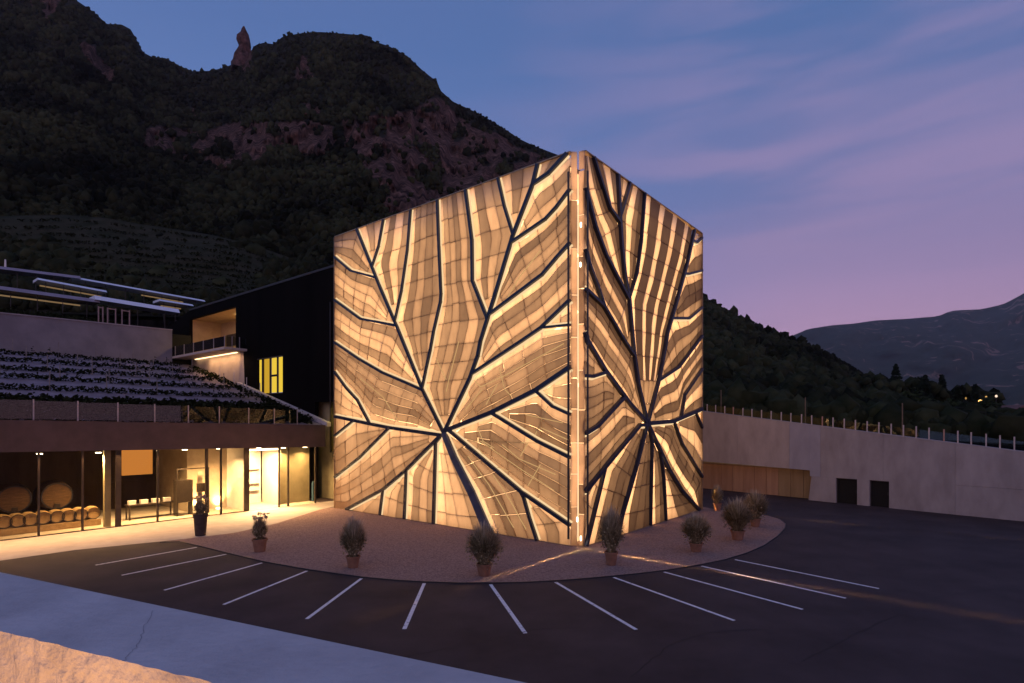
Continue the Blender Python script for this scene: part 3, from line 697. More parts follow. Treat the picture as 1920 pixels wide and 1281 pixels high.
# corner slot: two runs of folded return panels with a lamp line between
A, B = Vector((2.96, 28.5, 0))+l2*-.02, Vector((3.67, 28.4, 0))+r2*-.02
M = (A+B)/2+Vector((.02, .10, 0))
for p, q, sd_ in ((A, M-(M-A)*.10, 0), (M+(B-M)*.12, B, 1)):
    z = .05
    while z < HT-.1:
        h = random.uniform(1.5, 2.6); z1 = min(HT+.12, z+h)
        if HT-z1 < .8: z1 = HT+.12
        b = MB(); o1, o2 = Vector((0, random.uniform(-.05, .05), 0)), Vector((0, random.uniform(-.05, .05), 0)); bk = Vector((0, .05, 0))
        b.hexa([p+UP*z+o1, q+UP*z+o1, q+UP*z+o1+bk, p+UP*z+o1+bk, p+UP*(z1-.05)+o2, q+UP*(z1-.05)+o2, q+UP*(z1-.05)+o2+bk, p+UP*(z1-.05)+o2+bk], random.uniform(.7, 1))
        b.build('return_panel', m_panel, cube); z = z1
m_slot = emit('slot_lamp_glow', (1, .70, .42), 1.1)
b = MB(); c = M+Vector((0, .38, 0)); b.tube(c+UP*.4, c+UP*18.2, .05, n=8); b.build('slot_lamp', m_slot, cube)
m_spot = emit('spot_glow', (1, .80, .58), 5)
for z, dx in ((.45, .12), (1.4, -.06), (14.2, .1), (16.2, .12)):
    b = MB(); c = M+Vector((dx, -.17, z)); b.lathe([(.02, -.13), (.045, -.09), (.045, .09), (.02, .13)], 10, c); b.build('spot_lamp', m_spot, cube)
# lamps added at screen ends, standing in for cavity light leaking along the ground
def leak_sheet(p, d, pw, tilt=24):
    dr_ = d*math.cos(math.radians(tilt))-UP*math.sin(math.radians(tilt))
    for i, k in enumerate(pw):
        q = p+d*.45+UP*(1.0+2.02*i); area_light('leak_sheet_lamp', q, q+dr_, .14, 1.85, k, (1, .55, .22), spread=4.0, up=(0, 0, 1))
leak_sheet(FL.P(.2, 0, .16), -l2, (11, 8, 5.5, 4, 3.2, 2.8, 2.4, 2.2, 2)); leak_sheet(FR.P(.2, 0, .16), -r2, (5, 3, 1))
leak_sheet(core_pt(-.15, vR+.12), -l2, (4, 4, 4, 3.5, 3.5, 3, 3, 3, 3))
for p, n_ in ((FL.P(.05, 0, .13), nL), (FR.P(.05, 0, .13), nR)):
    b = MB(); b.bar(p+UP*.4, p+UP*18.9, .1, .05, up=n_); b.build('leak_sheet_bar', m_dark, cube)  # dark bars added as bodies for the stand-in lamps

# ------------------------------------------------------------------ glazed hall under the terraced roof (left)
m_fascia = mat('fascia_plaster', (.085, .058, .054), (.11, .075, .07), rough=.85, scale=1.2, bump=.1)
m_floor = mat('hall_floor', (.42, .36, .28), (.52, .45, .36), rough=.6, scale=2)
m_darkwall = mat('dark_wood_wall', (.035, .022, .014), (.06, .038, .024), rough=.7, scale=2, stretch=(1, 1, .2))
m_plaster = mat('warm_plaster', (.45, .36, .25), (.56, .46, .33), rough=.85, scale=1.5)
m_olive = mat('olive_plaster', (.30, .26, .15), (.40, .34, .20), rough=.85, scale=1.2)
m_white = mat('white_plaster', (.75, .70, .62), (.82, .78, .70), rough=.8, scale=2)
m_glass = glassm('hall_glass', (.93, .92, .88), .06)
m_dglass = glassm('rail_glass', (.80, .84, .82), .10)
m_frame = mat('bronze_frame', (.03, .022, .016), (.05, .036, .026), rough=.5, scale=3, spec=.4)
S0, S1 = -14.0, 18.9
zt = lambda s: 6.42-.0165*s; zb = lambda s: 4.71-.0165*s
hall = thing('glazed_hall', 'long low winery hall with glazed lit front under a brown fascia', 'building', tuple(G(0, 0)))
def slab(s0, s1, t0, t1, za, zc, zd, ze):      # s0 bottom/top, s1 bottom/top
    b = GB(); b.hexa([G(s0, t0, za), G(s1, t0, zd), G(s1, t1, zd), G(s0, t1, za), G(s0, t0, zc), G(s1, t0, ze), G(s1, t1, ze), G(s0, t1, zc)]); return b
slab(S0, S1+.3, -.30, -.02, zb(S0), zt(S0), zb(S1), zt(S1)).build('fascia', m_fascia, hall)
slab(S0, S1+.3, -.02, 9, zb(S0)+.15, zb(S0)+.45, zb(S1)+.15, zb(S1)+.45).build('ceiling', m_darkwall, hall)
b = GB(); b.b(S0, S1, .02, 9, -.1, .02); b.build('floor', m_floor, hall)
b = GB(); b.b(S0, 10.4, 8.6, 8.8, .02, 4.7); b.build('back_wall', m_darkwall, hall)
b = GB(); b.b(S0, S0+.2, .02, 8.6, .02, 4.8); b.build('end_wall', m_darkwall, hall)
MUL = [-9, -6, -3.2, s_of(73), s_of(155), s_of(222), s_of(296), s_of(388), s_of(415), s_of(463), s_of(524), s_of(541), s_of(592)]
wid = {5: .28, 7: .16, 9: .34}
for i, s in enumerate(MUL):
    w = wid.get(i, .09); b = GB(); b.b(s-w/2, s+w/2, -.02, .14, .02, zb(s)+.02); b.build('mullion', m_frame, hall)
for a, c in zip(MUL, MUL[1:]):
    if abs(a-MUL[9]) < .01: continue           # the doorway stands open
    b = GB(); b.b(a+.05, c-.05, .05, .065, .04, zb(c)+.05); b.build('pane', m_glass, hall)
b = GB(); b.b(MUL[0], MUL[9]-.17, -.03, .15, .0, .05); b.build('sill', m_frame, hall)
# interior fittings fixed to the hall
b = GB(); b.b(s_of(205)-.10, s_of(205)+.22, .5, .8, .02, 4.7); b.build('column', mat('pale_column', (.50, .42, .22), (.58, .5, .28), scale=2), hall)
b = GB(); b.b(10.5, 13.3, 3.0, 3.2, .02, 4.7); b.build('plaster_wall', m_plaster, hall)
b = GB(); b.b(10.35, 10.5, 3.0, 8.6, .02, 4.7); b.build('plaster_wall', m_plaster, hall)
v0_, v1_ = MUL[9]+.2, MUL[10]+.1
b = GB(); b.b(v0_-.1, v1_+.3, 3.6, 3.8, .02, 4.6); b.build('vestibule_wall', m_white, hall)
b = GB(); b.b(v0_-.25, v0_-.1, .2, 3.8, .02, 4.6); b.build('vestibule_wall', m_white, hall)
b = GB(); b.b(v1_+.5, v1_+.62, 1.2, 3.8, .02, 4.6); b.build('vestibule_wall', m_white, hall)
b = GB(); b.b(v1_+.7, S1, 1.5, 1.7, .02, 4.6); b.build('olive_wall', m_olive, hall)
for z in (.95, 1.5, 2.6):
    b = GB(); b.b(v0_+.1, v1_+.1, 3.45, 3.6, z, z+.05); b.build('shelf', m_frame, hall)
b = GB()
for i in range(3): b.b(v0_+.35+i*.55, v0_+.6+i*.55, 3.5, 3.58, 1.9, 2.3)
b.build('wall_picture', mat('picture_print', (.5, .25, .1), (.7, .5, .3), scale=3), hall)
# lamps: row of ceiling downlights close to the glass, wash in the vestibule, scallops on the plaster wall
m_bulb = emit('warm_lamp', (1, .78, .48), 14)
def downlight(s, t, z, power, spread=150, size=.3):
    b = GB(); b.b(s-.12, s+.12, t-.12, t+.12, z, z+.04); b.build('ceiling_lamp', m_bulb, hall)
    area_light('hall_light', G(s, t, z-.03), G(s, t, 0), size, size, power, (1, .60, .26), spread, up=(1, 0, 0))
for s in (-9, -5, -1.5, 1.8): downlight(s, .75, 4.5, 50, 115)
for s in (4.6, 7.2, 9.4, 11.6): downlight(s, .9, 4.45, 330, 130)
downlight((v0_+v1_)/2, 1.0, 4.4, 1000, 160, .7); downlight((v0_+v1_)/2, 2.6, 4.4, 200, 170, .5)
downlight(16.3, .8, 4.35, 210, 130); downlight(18.1, .8, 4.35, 120, 130)
b = GB(); b.b(v0_-.05, v1_-.05, .3, .55, 4.28, 4.36); b.build('doorway_lamp', emit('doorway_lamp_glow', (1, .80, .50), 9), hall)
for s, p in ((11.0, 170), (12.4, 190)):
    area_light('wall_washer', G(s, 2.75, .12), G(s, 3.2, 3), .25, .2, p*.5, (1, .60, .26), 90)
    b = GB(); b.b(s-.15, s+.15, 2.6, 2.85, .02, .1); b.build('floor_lamp', m_bulb, hall)
# eave line light that washes the forecourt
b = GB(); b.b(-12, 13, -.27, -.2, 4.3, 4.34); 
area_light('eave_light', G(2.5, -.16, 4.55), G(2.5, -2.2, 0), 26, .12, 1250, (1, .54, .22), 110, up=(0, 0, 1))
area_light('eave_light', G(14.5, -.16, 4.42), G(14.5, -2.4, 0), 6, .12, 330, (1, .54, .22), 110, up=(0, 0, 1))

# things that stand in the hall
m_oak = mat('cask_oak', (.10, .055, .025), (.17, .095, .045), rough=.6, scale=3, stretch=(1, 1, 5)); m_oak2 = mat('barrel_oak', (.30, .19, .08), (.42, .28, .13), rough=.6, scale=4)
def cask(s, t, z, R, L, label, group, m, m2, nm, nstave=14):
    c = G(s, t, z); o = thing(nm, label, 'barrel', (c.x, c.y, z-R), group); ax = l2*1.0
    def ring(r, d, n=20): return [c-ax*(L/2-d)+r2*(r*math.cos(q))+UP*(r*math.sin(q)) for q in np.linspace(0, 2*math.pi, n, endpoint=False)]
    b = MB(); R_ = [ring(R*.86, 0), ring(R*.95, L*.2), ring(R, L*.5), ring(R*.95, L*.8), ring(R*.86, L)]; n = 20
    b.add([p for q in R_ for p in q], [(j*n+i, j*n+(i+1) % n, (j+1)*n+(i+1) % n, (j+1)*n+i) for j in range(4) for i in range(n)]); b.build('staves', m, o)
    b = MB(); b.poly(ring(R*.80, .05)); b.poly(ring(R*.8, L-.05)); b.build('barrel_head', m2, o)
    b = MB()
    for d in (.03, L*.14, L*.86, L-.03):
        rr_ = R*(.875 if d < .1 or d > L-.1 else .94); A_, B_ = ring(rr_, d-.02), ring(rr_, d+.02); b.add(A_+B_, [(i, (i+1) % n, n+(i+1) % n, n+i) for i in range(n)])
    A_, B_ = ring(R*.80, .0), ring(R*.88, .0); b.add(A_+B_, [(i, (i+1) % n, n+(i+1) % n, n+i) for i in range(n)])
    b.build('hoop', m_dark, o); return o
for px, lb in ((27, 'large dark oak cask at the far left behind the glass'), (107, 'large dark oak cask between the first two window posts')):
    o = cask(s_of(px, 4), 4.9, 1.75, .92, 1.9, lb, 'large casks in the hall', m_oak, m_oak, 'large_cask')
    c = G(s_of(px, 4), 3.9, .95)
    b = GB(); s = s_of(px, 4); b.b(s-.14, s+.14, 3.90, 3.96, 1.02, 1.28); b.build('cask_hatch', m_frame, o)
    b = GB(); b.b(s-.6, s+.6, 4.2, 5.6, .05, .84); b.build('cradle', m_darkwall, o)
names = ['partly cut off at the photo edge', 'second from the photo edge', 'third from the photo edge, in front of the left cask', 'just left of the first window post', 'just right of the first window post', 'midway between two window posts', 'just left of the second window post', 'right of the second window post, last of the row']
for px, lb in zip((4, 52, 78, 101, 125, 147, 160, 172), names):
    px2 = {160: 148, 147: 126, 125: 104, 101: 79, 78: 54, 52: 30, 4: 5}.get(px, px)
    cask(s_of(px2, 2), 2.0, .78, .40, .95, 'small lit barrel, '+lb, 'small barrels on the low rack', m_oak2, m_oak2, 'wine_barrel')
b = GB(); s_a, s_b = s_of(-60, 2), s_of(184, 2); b.b(s_a, s_b, 1.45, 1.62, .05, .40); b.b(s_a, s_b, 2.3, 2.46, .05, .40); tag(b.build('barrel_rack', m_oak2), 'low wooden rack carrying the row of small barrels', 'rack')
# orange board hung behind the glass
m_board = emit('glowing_board', lin(222, 138, 62), .9)  # board emits its own even orange
t = thing('hanging_board', 'plain orange glowing board hung from the ceiling behind the glass', 'panel', tuple(G(s_of(260), .35, 3)))
b = GB(); b.b(s_of(231)+.02, s_of(290)-.02, .30, .36, 3.05, 4.62); b.build('board', m_board, t)
b = GB(); b.b(s_of(231), s_of(290), .37, .40, 3.03, 4.64); b.build('board_frame', m_frame, t)
# tasting table with boxes
sT = s_of(280, 2.2); t = thing('tasting_table', 'dark table with pale packets on it behind the glass', 'table', tuple(G(sT, 2.2)))
b = GB(); b.b(sT-1.3, sT+1.5, 1.9, 2.6, .92, 1.0); b.build('tabletop', m_frame, t)
for ds in (-1.2, 1.4):
    for tt in (1.95, 2.55): b = GB(); b.b(sT+ds-.04, sT+ds+.04, tt-.04, tt+.04, .02, .92); b.build('leg', m_frame, t)
for i, lb in enumerate(('pale packet at the left end of the tasting table', 'pale packet second from left on the tasting table', 'pale packet third from left on the tasting table', 'pale packet at the right end of the tasting table')):
    s = sT-1.0+i*.68; b = GB(); b.b(s-.2, s+.2, 2.05, 2.35, 1.0, 1.22); b.b(s-.21, s+.21, 2.04, 2.36, 1.22, 1.25); tag(b.build('packet', m_white), lb, 'packet', 'packets on the tasting table')
# dark counter by the thick post
sC = s_of(343, 1.6); t = thing('reception_counter', 'tall dark counter under a metal hoop frame beside the thick window post', 'counter', tuple(G(sC, 1.6)))
b = GB(); b.b(sC-.45, sC+.55, 1.4, 2.0, .9, 2.4); b.build('body', m_frame, t)
for ds in (-.4, .5): b = GB(); b.b(sC+ds-.06, sC+ds+.06, 1.45, 1.95, .02, .9); b.build('leg', m_frame, t)
b = GB(); b.b(sC-.5, sC-.42, 1.3, 1.38, .02, 3.2); b.b(sC+1.5, sC+1.58, 1.3, 1.38, .02, 3.2); b.b(sC-.42, sC+1.5, 1.3, 1.38, 3.12, 3.2); b.build('hoop', m_frame, t)
t = thing('wall_screen', 'small dark screen on a pale stand beside the counter', 'screen', tuple(G(sC+1.1, 1.5)))
b = GB(); b.b(sC+.85, sC+1.45, 1.55, 1.6, 1.5, 2.1); b.build('screen', m_frame, t)
b = GB(); b.b(sC+.95, sC+1.25, 1.62, 1.7, .02, 2.9); b.build('stand', m_plaster, t)
b = GB(); s = s_of(588, 1); b.b(s-.12, s+.12, .9, 1.1, .02, 1.5); b.b(s-.08, s+.08, .94, 1.06, 1.5, 1.62); tag(b.build('blue_cylinder', mat('blue_paint', (.04, .10, .16), (.06, .13, .2), rough=.5)), 'slim blue upright canister by the far end of the glass front', 'canister')

# ------------------------------------------------------------------ terraced roof with vines
m_soil = mat('terrace_soil', (.20, .165, .19), (.30, .25, .285), rough=1, scale=.9, detail=8, bump=.8, bscale=9)
zs = lambda t: 6.2+.25*t
b = GB(); tt = [.0, .6]+[2+2*i for i in range(13)]
for a, c in zip(tt, tt[1:]):
    b.hexa([G(-30, a, zs(a)-1.0), G(19.4, a, zs(a)-1.0), G(19.4, c, zs(c)-1.0), G(-30, c, zs(c)-1.0), G(-30, a, zs(a)-.12), G(19.4, a, zs(a)-.22), G(19.4, c, zs(c)-.1), G(-30, c, zs(c)-.1)])
kind(b.build('terraced_slope', m_soil), 'structure')
rowlb = ['lowest', 'second lowest', 'middle', 'second highest', 'highest']
m_stake = mat('weathered_stake', (.20, .17, .15), (.30, .26, .24), scale=5)
for i, tr_ in enumerate((9.5, 13.3, 17.0, 20.8, 24.4)):
    o = thing('vine_row', f'dark row of young vines on the lilac terraces, {rowlb[i]} of the five', 'vines', tuple(G(0, tr_, zs(tr_)-.1)), 'vine rows on the terraced roof')
    b = MB(); s = -6.0
    while s < 17.8:
        s += random.uniform(.12, .2); leaf_cloud(b, G(s, tr_+random.uniform(-.10, .10), zs(tr_)+random.uniform(-.02, .22)), .21, 10, .12)
        if random.random() < .05: leaf_cloud(b, G(s, tr_, zs(tr_)+.5), .13, 10, .08, 2.2)
    b.build('foliage', m_vine, o)
    s = -5+random.random()
    while s < 17.6:
        b = MB(); b.tube(G(s, tr_, zs(tr_)-.2), G(s+random.uniform(-.05, .05), tr_, zs(tr_)+random.uniform(1.1, 1.5)), .035, .03, 6); b.build('stake', m_stake, o); s += random.uniform(2.6, 3.6)
b = MB()                                   # scrub growing along the eaves and on the slope foot
for _ in range(4200):
    s = random.uniform(-12, 18.6); t = random.uniform(.6, 6.6)
    leaf_cloud(b, G(s, t, zs(t)+.06), .3, 4, .16)
for _ in range(500):
    t = random.uniform(1, 24); leaf_cloud(b, G(18.9+random.gauss(0, .25), t, zs(t)+.05), .25, 3, .12)
kind(b.build('ground_scrub', m_vine), 'stuff')
# roof-edge railing
rail = thing('roof_railing', 'low glass railing with thin posts along the roof edge above the brown fascia', 'railing', tuple(G(0, -.1, 6.4)))
RP = [s_of(p) for p in (-150, -60, 62, 145, 220, 289, 352, 410, 465, 513, 556)]
m_post = mat('post_metal', (.42, .36, .34), (.50, .44, .42), rough=.4, metal=.3, scale=3)
for s in RP: b = GB(); b.b(s-.03, s+.03, -.12, -.06, zt(s), zt(s)+1.15); b.build('post', m_post, rail)
for a, c in zip(RP, RP[1:]): b = GB(); b.b(a+.04, c-.04, -.10, -.085, zt(c)+.08, zt(c)+1.1); b.build('glass_pane', m_dglass, rail)

# ------------------------------------------------------------------ dark building behind, with loggia, balcony and window
m_black = mat('black_cladding', (.005, .004, .0035), (.009, .007, .006), rough=.7, scale=.6, stretch=(1, 1, .1), spec=.02)
SD = 20.0
db = thing('dark_building', 'black-clad building with flat roof between the glowing cube and the terraces', 'building', tuple(G(SD, 10)))
tA, tB = t_of(442, SD), t_of(355, SD); wA, wB = t_of(530, SD), t_of(483, SD)
tend = 37
def wall(t0, t1, z0, z1, nm='wall', m=None, s0=SD, s1=SD+.35): b = GB(); b.b(s0, s1, t0, t1, z0, z1); return b.build(nm, m or m_black, db)
ZR = 18.75
wall(-3.3, wA, 8, ZR); wall(2.5, wB, 0, 8, s0=SD+.02); wall(wA, wB, 12.25, ZR); wall(wA, wB, 6, 8.95); wall(wB, tA, 6, ZR); wall(tA, tB, 17.8, ZR); wall(tA, tB, 10, 13.4)
b = GB(); b.hexa([G(SD, tB, 8), G(SD+.35, tB, 8), G(SD+.35, tend, 8), G(SD, tend, 8), G(SD, tB, ZR), G(SD+.35, tB, ZR), G(SD+.35, tend, 17.0), G(SD, tend, 17.0)]); b.build('wall', m_black, db)
b = GB(); b.b(SD-.05, SD+14, -3.3, tB, ZR, ZR+.18); b.build('roof', m_frame, db)
b = GB(); b.b(SD+.35, SD+14, tend-.3, tend, 6, 17); b.build('wall', m_black, db)
# loggia
m_log = mat('loggia_plaster', (.50, .34, .16), (.58, .40, .20), rough=.85, scale=1.2)
b = GB(); b.b(SD+3.4, SD+3.6, tA-.2, tB+.2, 13.2, 17.9); b.build('loggia_wall', m_log, db)
b = GB(); b.b(SD+.36, SD+3.4, tB, tB+.2, 13.2, 17.9); b.build('loggia_wall', m_log, db)
b = GB(); b.b(SD+.36, SD+3.4, tA-.2, tA, 13.2, 17.9); b.build('loggia_wall', m_log, db)
b = GB(); b.b(SD+.36, SD+3.4, tA, tB, 17.8, 17.95); b.build('loggia_ceiling', m_log, db)
b = GB(); b.b(SD+.02, SD+3.4, tA, tB, 13.25, 13.4); b.build('loggia_floor', m_conc, db)
b = GB(); b.b(SD+3.34, SD+3.40, tB-4.6, tB-1.5, 15.0, 16.3); b.build('loggia_window', m_frame, db)
b = MB(); c = G(SD+2.0, tA+4.0, 17.72); b.lathe([(.12, 0), (.14, .05), (.1, .08)], 10, c); b.build('loggia_lamp', emit('loggia_lamp_glow', (1, .78, .45), 18), db)
area_light('loggia_light', c-UP*.1, c-UP*3, .3, .3, 230, (1, .66, .28), 175, up=(1, 0, 0))
b = MB(); b.lathe([(.08, -.1), (.1, 0), (.08, .1)], 8, G(SD+3.3, tA+2.2, 15.2)); b.build('loggia_lamp', emit('loggia_lamp_glow', (1, .78, .45), 18), db)
# lit window with frames
m_win = emit('lit_window', lin(255, 214, 70), .85); m_win2 = emit('lit_window_dim', lin(228, 178, 52), .75)
q = [wB, wB-.75, wB-1.0, wB-2.3, wA+1.05, wA]; 
for a, c, m in ((wB-.05, wB-.62, m_win), (wB-.95, wB-2.15, m_win2), (wA+2.2, wA+1.12, m_win), (wA+.95, wA+.06, m_win)):
    wall(min(a, c), max(a, c), 9.05, 12.2, 'window_pane', m, SD+.16, SD+.2)
for a, w in ((wB-.80, .14), (wA+2.32, .12), (wA+1.04, .10)): wall(a-w, a+w, 8.98, 12.22, 'window_frame', m_frame, SD+.06, SD+.15)
wall(wA+1.1, wA+2.25, 10.5, 10.68, 'window_frame', m_frame, SD+.06, SD+.15); wall(wA, wB, 12.2, 12.3, 'window_frame', m_frame, SD-.04, SD+.12); wall(wA, wB, 8.9, 9.0, 'window_frame', m_frame, SD-.04, SD+.12)
# olive lit link between hall and cube
b = GB(); b.b(SD+.9, SD+1.1, -3.2, 6.5, 0, 8.6); b.build('link_wall', m_olive, db)
b = GB(); b.b(SD+.80, SD+.89, -3.2, 1.2, 3.25, 3.95); b.build('link_lintel', mat('olive_beam', (.16, .14, .08), (.22, .19, .11), scale=1), db)
b = GB(); b.b(SD+.82, SD+.88, -2.1, -.8, .02, 3.2); b.build('link_door', m_black, db)
b = GB(); b.b(SD+.80, SD+.88, -2.2, -2.1, .02, 3.25); b.b(SD+.80, SD+.88, -.8, -.7, .02, 3.25); b.build('door_frame', m_frame, db)
for t0 in (-2.7, -1.2, .2): b = GB(); b.b(SD-.06, SD+.05, t0-.05, t0+.05, 3.9, 16); b.build('link_mullion', m_frame, db)
for t0 in (-2.65, -1.15): b = GB(); b.b(SD, SD+.02, t0, t0+1.3, 4, 8); b.build('link_pane', glassm('link_glass', (.78, .76, .5), .01), db)
area_light('link_light', G(SD+.3, -1, 7.6), G(SD+.9, -1, 2), 2.2, .2, 55, (1, .80, .34), 160)
# kerb that climbs along the black facade
b = GB(); b.hexa([G(19.4, -.2, 6.0), G(19.75, -.2, 6.0), G(19.75, 15, zs(15)-.2), G(19.4, 15, zs(15)-.2), G(19.4, -.2, 6.32), G(19.75, -.2, 6.32), G(19.75, 15, zs(15)+.28), G(19.4, 15, zs(15)+.28)])
tag(b.build('sloping_kerb', mat('pale_kerb', (.58, .50, .45), (.68, .6, .54), scale=1)), 'pale concrete kerb climbing between the vine terraces and the black building', 'kerb')
kr = thing('kerb_railing', 'short leaning posts beside the climbing kerb', 'railing', tuple(G(18.8, 10, zs(10))))
for t0 in (9.5, 12, 14.5, 17.5): b = GB(); b.bar(G(18.9, t0, zs(t0)-.2), G(19.0, t0+.25, zs(t0)+1.3), .06, .06); b.build('post', m_post, kr)
# balcony
bal = thing('balcony', 'concrete balcony with glass railing in front of the lit loggia', 'balcony', tuple(G(18, 20, 13)))
b = GB(); b.b(17.85, SD-.01, 14.2, 31.5, 13.18, 13.4); b.build('slab', mat('pale_concrete', (.50, .42, .34), (.6, .5, .42), scale=1), bal)
for t0 in (14.3, 16.6, 18.9, 21.2, 23.5, 25.8, 28.1, 30.4): b = GB(); b.b(17.9, 17.95, t0-.03, t0+.03, 13.4, 14.45); b.build('post', m_post, bal)
for t0 in (14.3, 16.6, 18.9, 21.2, 23.5, 25.8, 28.1): b = GB(); b.b(17.915, 17.93, t0+.05, t0+2.25, 13.45, 14.4); b.build('glass_pane', m_dglass, bal)
for s_ in (18.6, 19.3): b = GB(); b.b(s_-.03, s_+.03, 14.24, 14.3, 13.4, 14.45); b.build('post', m_post, bal)
b = GB(); b.b(17.95, 19.9, 14.26, 14.28, 13.45, 14.4); b.build('glass_pane', m_dglass, bal)
lw = GB(); lw.hexa([G(19.82, 15.6, 9), G(19.98, 14.6, 9), G(19.98, 26.3, 9), G(19.82, 26.3, 9), G(19.82, 15.2, 13.17), G(19.98, 14.9, 13.17), G(19.98, 26.3, 13.17), G(19.82, 26.3, 13.17)])
lw.build('lit_wall', mat('balcony_concrete', (.45, .36, .30), (.55, .45, .38), scale=.8), bal)
b = GB(); b.b(19.55, 19.7, 15.5, 25, 13.1, 13.16); b.build('balcony_lamp', emit('balcony_lamp_glow', (1, .68, .36), 3), bal)
area_light('balcony_light', G(19.2, 18.5, 13.05), G(19.9, 18.5, 10.5), .25, 7, 100, (1, .58, .27), 150, up=tuple(l2))
# retaining wall and upper slope
m_rwall = mat('retaining_concrete', (.20, .18, .19), (.27, .245, .25), rough=.85, scale=.5, bump=.1)
rw = GB(); rw.hexa([G(-32, 26.4, 10), G(17.84, 26.4, 10), G(17.84, 26.8, 10), G(-32, 26.8, 10), G(-32, 26.4, 15.2), G(17.84, 26.4, 16.2), G(17.84, 26.8, 16.2), G(-32, 26.8, 15.2)])
rwt = thing('retaining_wall', 'long plain grey retaining wall above the vine terraces', 'wall', tuple(G(0, 26.4, 12))); rw.build('wall', m_rwall, rwt)
b = GB(); b.hexa([G(-32, 26.3, 15.2), G(17.84, 26.3, 16.2), G(17.84, 26.9, 16.2), G(-32, 26.9, 15.2), G(-32, 26.3, 15.28), G(17.84, 26.3, 16.28), G(17.84, 26.9, 16.28), G(-32, 26.9, 15.28)]); b.build('coping', m_conc, rwt)
b = GB(); b.hexa([G(-60, 26.8, 8), G(19.9, 26.8, 8), G(19.9, 75, 8), G(-60, 75, 8), G(-60, 26.8, 14.9), G(19.9, 26.8, 15.9), G(19.9, 75, 22.5), G(-60, 75, 22.5)]); kind(b.build('upper_slope', m_hill), 'structure')
b = MB()
for _ in range(1500):
    s = random.uniform(-14, 17); t = random.uniform(27.5, 40); z = 15.4+(t-26.8)*.21; leaf_cloud(b, G(s, t, z+.2), .4, 4, .17)
kind(b.build('slope_scrub', m_vine), 'stuff')
# long metal terrace canopies
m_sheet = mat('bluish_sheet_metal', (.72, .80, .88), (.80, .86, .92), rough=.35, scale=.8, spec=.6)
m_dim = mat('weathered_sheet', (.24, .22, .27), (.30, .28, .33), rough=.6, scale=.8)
m_under = emit('canopy_underlight', (1, .62, .30), .20)
def canopy(px0, py0, px1, py1, t, label, m, th=.32, under=None, posts=6):
    s0, s1 = s_of(px0, t), s_of(px1, t); p0, p1 = G(s0, t), G(s1, t); z0 = EYE+(HY-py0)/F*p0.y; z1 = EYE+(HY-py1)/F*p1.y
    o = thing('terrace_canopy', label, 'canopy', (p0.x, p0.y, z0), 'long canopies on the upper terraces')
    b = GB(); b.hexa([G(s0, t-.45, z0-th), G(s1, t-.45, z1-th), G(s1, t+2.2, z1-th), G(s0, t+2.2, z0-th), G(s0, t, z0), G(s1, t, z1), G(s1, t+2.2, z1), G(s0, t+2.2, z0)]); b.build('roof_sheet', m, o)
    if under:
        k0, k1 = under; f = lambda k: (s0+(s1-s0)*k, z0+(z1-z0)*k-th-.42); (a, za), (c, zc) = f(k0), f(k1)
        b = GB(); b.hexa([G(a, t+.6, za-.10), G(c, t+.6, zc-.10), G(c, t+.7, zc-.10), G(a, t+.7, za-.10), G(a, t+.6, za+.05), G(c, t+.6, zc+.05), G(c, t+.7, zc+.05), G(a, t+.7, za+.05)]); b.build('lamp_strip', m_under, o)
    for i in range(posts):
        k = (i+.5)/posts; s = s0+(s1-s0)*k; z = z0+(z1-z0)*k; b = GB(); b.b(s-.03, s+.03, t+.3, t+.36, z-th-2.6, z-th); b.build('post', m_frame, o)
    return o
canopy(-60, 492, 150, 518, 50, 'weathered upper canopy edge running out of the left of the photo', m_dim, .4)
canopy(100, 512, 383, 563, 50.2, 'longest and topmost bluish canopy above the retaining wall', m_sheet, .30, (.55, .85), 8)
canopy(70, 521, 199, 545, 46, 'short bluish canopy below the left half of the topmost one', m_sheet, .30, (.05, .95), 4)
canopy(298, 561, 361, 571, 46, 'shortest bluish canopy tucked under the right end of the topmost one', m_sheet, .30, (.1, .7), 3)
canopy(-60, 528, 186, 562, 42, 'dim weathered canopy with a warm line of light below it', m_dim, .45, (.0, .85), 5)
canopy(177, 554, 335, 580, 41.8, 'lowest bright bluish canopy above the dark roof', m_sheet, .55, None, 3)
b = GB(); b.hexa([G(8, 41, 17), G(19.9, 41, 15.5), G(19.9, 60, 15.5), G(8, 60, 17), G(8, 41, 18.2), G(19.9, 38, 17.4), G(19.9, 60, 18.0), G(8, 60, 18.6)])
tag(b.build('dark_roof', m_black), 'black sloping roof between the canopies and the black building', 'roof')
m_pole = mat('frame_timber', (.30, .20, .17), (.40, .28, .24), scale=4)
for (a, c, zz), lb in zip(((185, 193, 0), (202, 217, 0), (229, 243, 0)), ('left reddish timber frame standing on the retaining wall', 'middle reddish timber frame standing on the retaining wall', 'right reddish timber frame standing on the retaining wall')):
    t = 31; s0, s1 = s_of(a, t), s_of(c, t); z = 15.9+.6; b = GB()
    for s in (s0, s1): b.b(s-.05, s+.05, t, t+.1, 15.6, z+2.0)
    b.b(s0+.05, s1-.05, t+.01, t+.09, z+1.85, z+1.95); b.b(s0+.05, s1-.05, t+.01, t+.09, z+.1, z+.2); tag(b.build('timber_frame', m_pole), lb, 'frame', 'timber frames on the retaining wall')
p = at(10, 505, 70); b = MB(); b.tube(p, p+UP*1.2, .12, .08, 8); tag(b.build('white_post', m_white), 'short white post on the upper terrace at the far left', 'post')

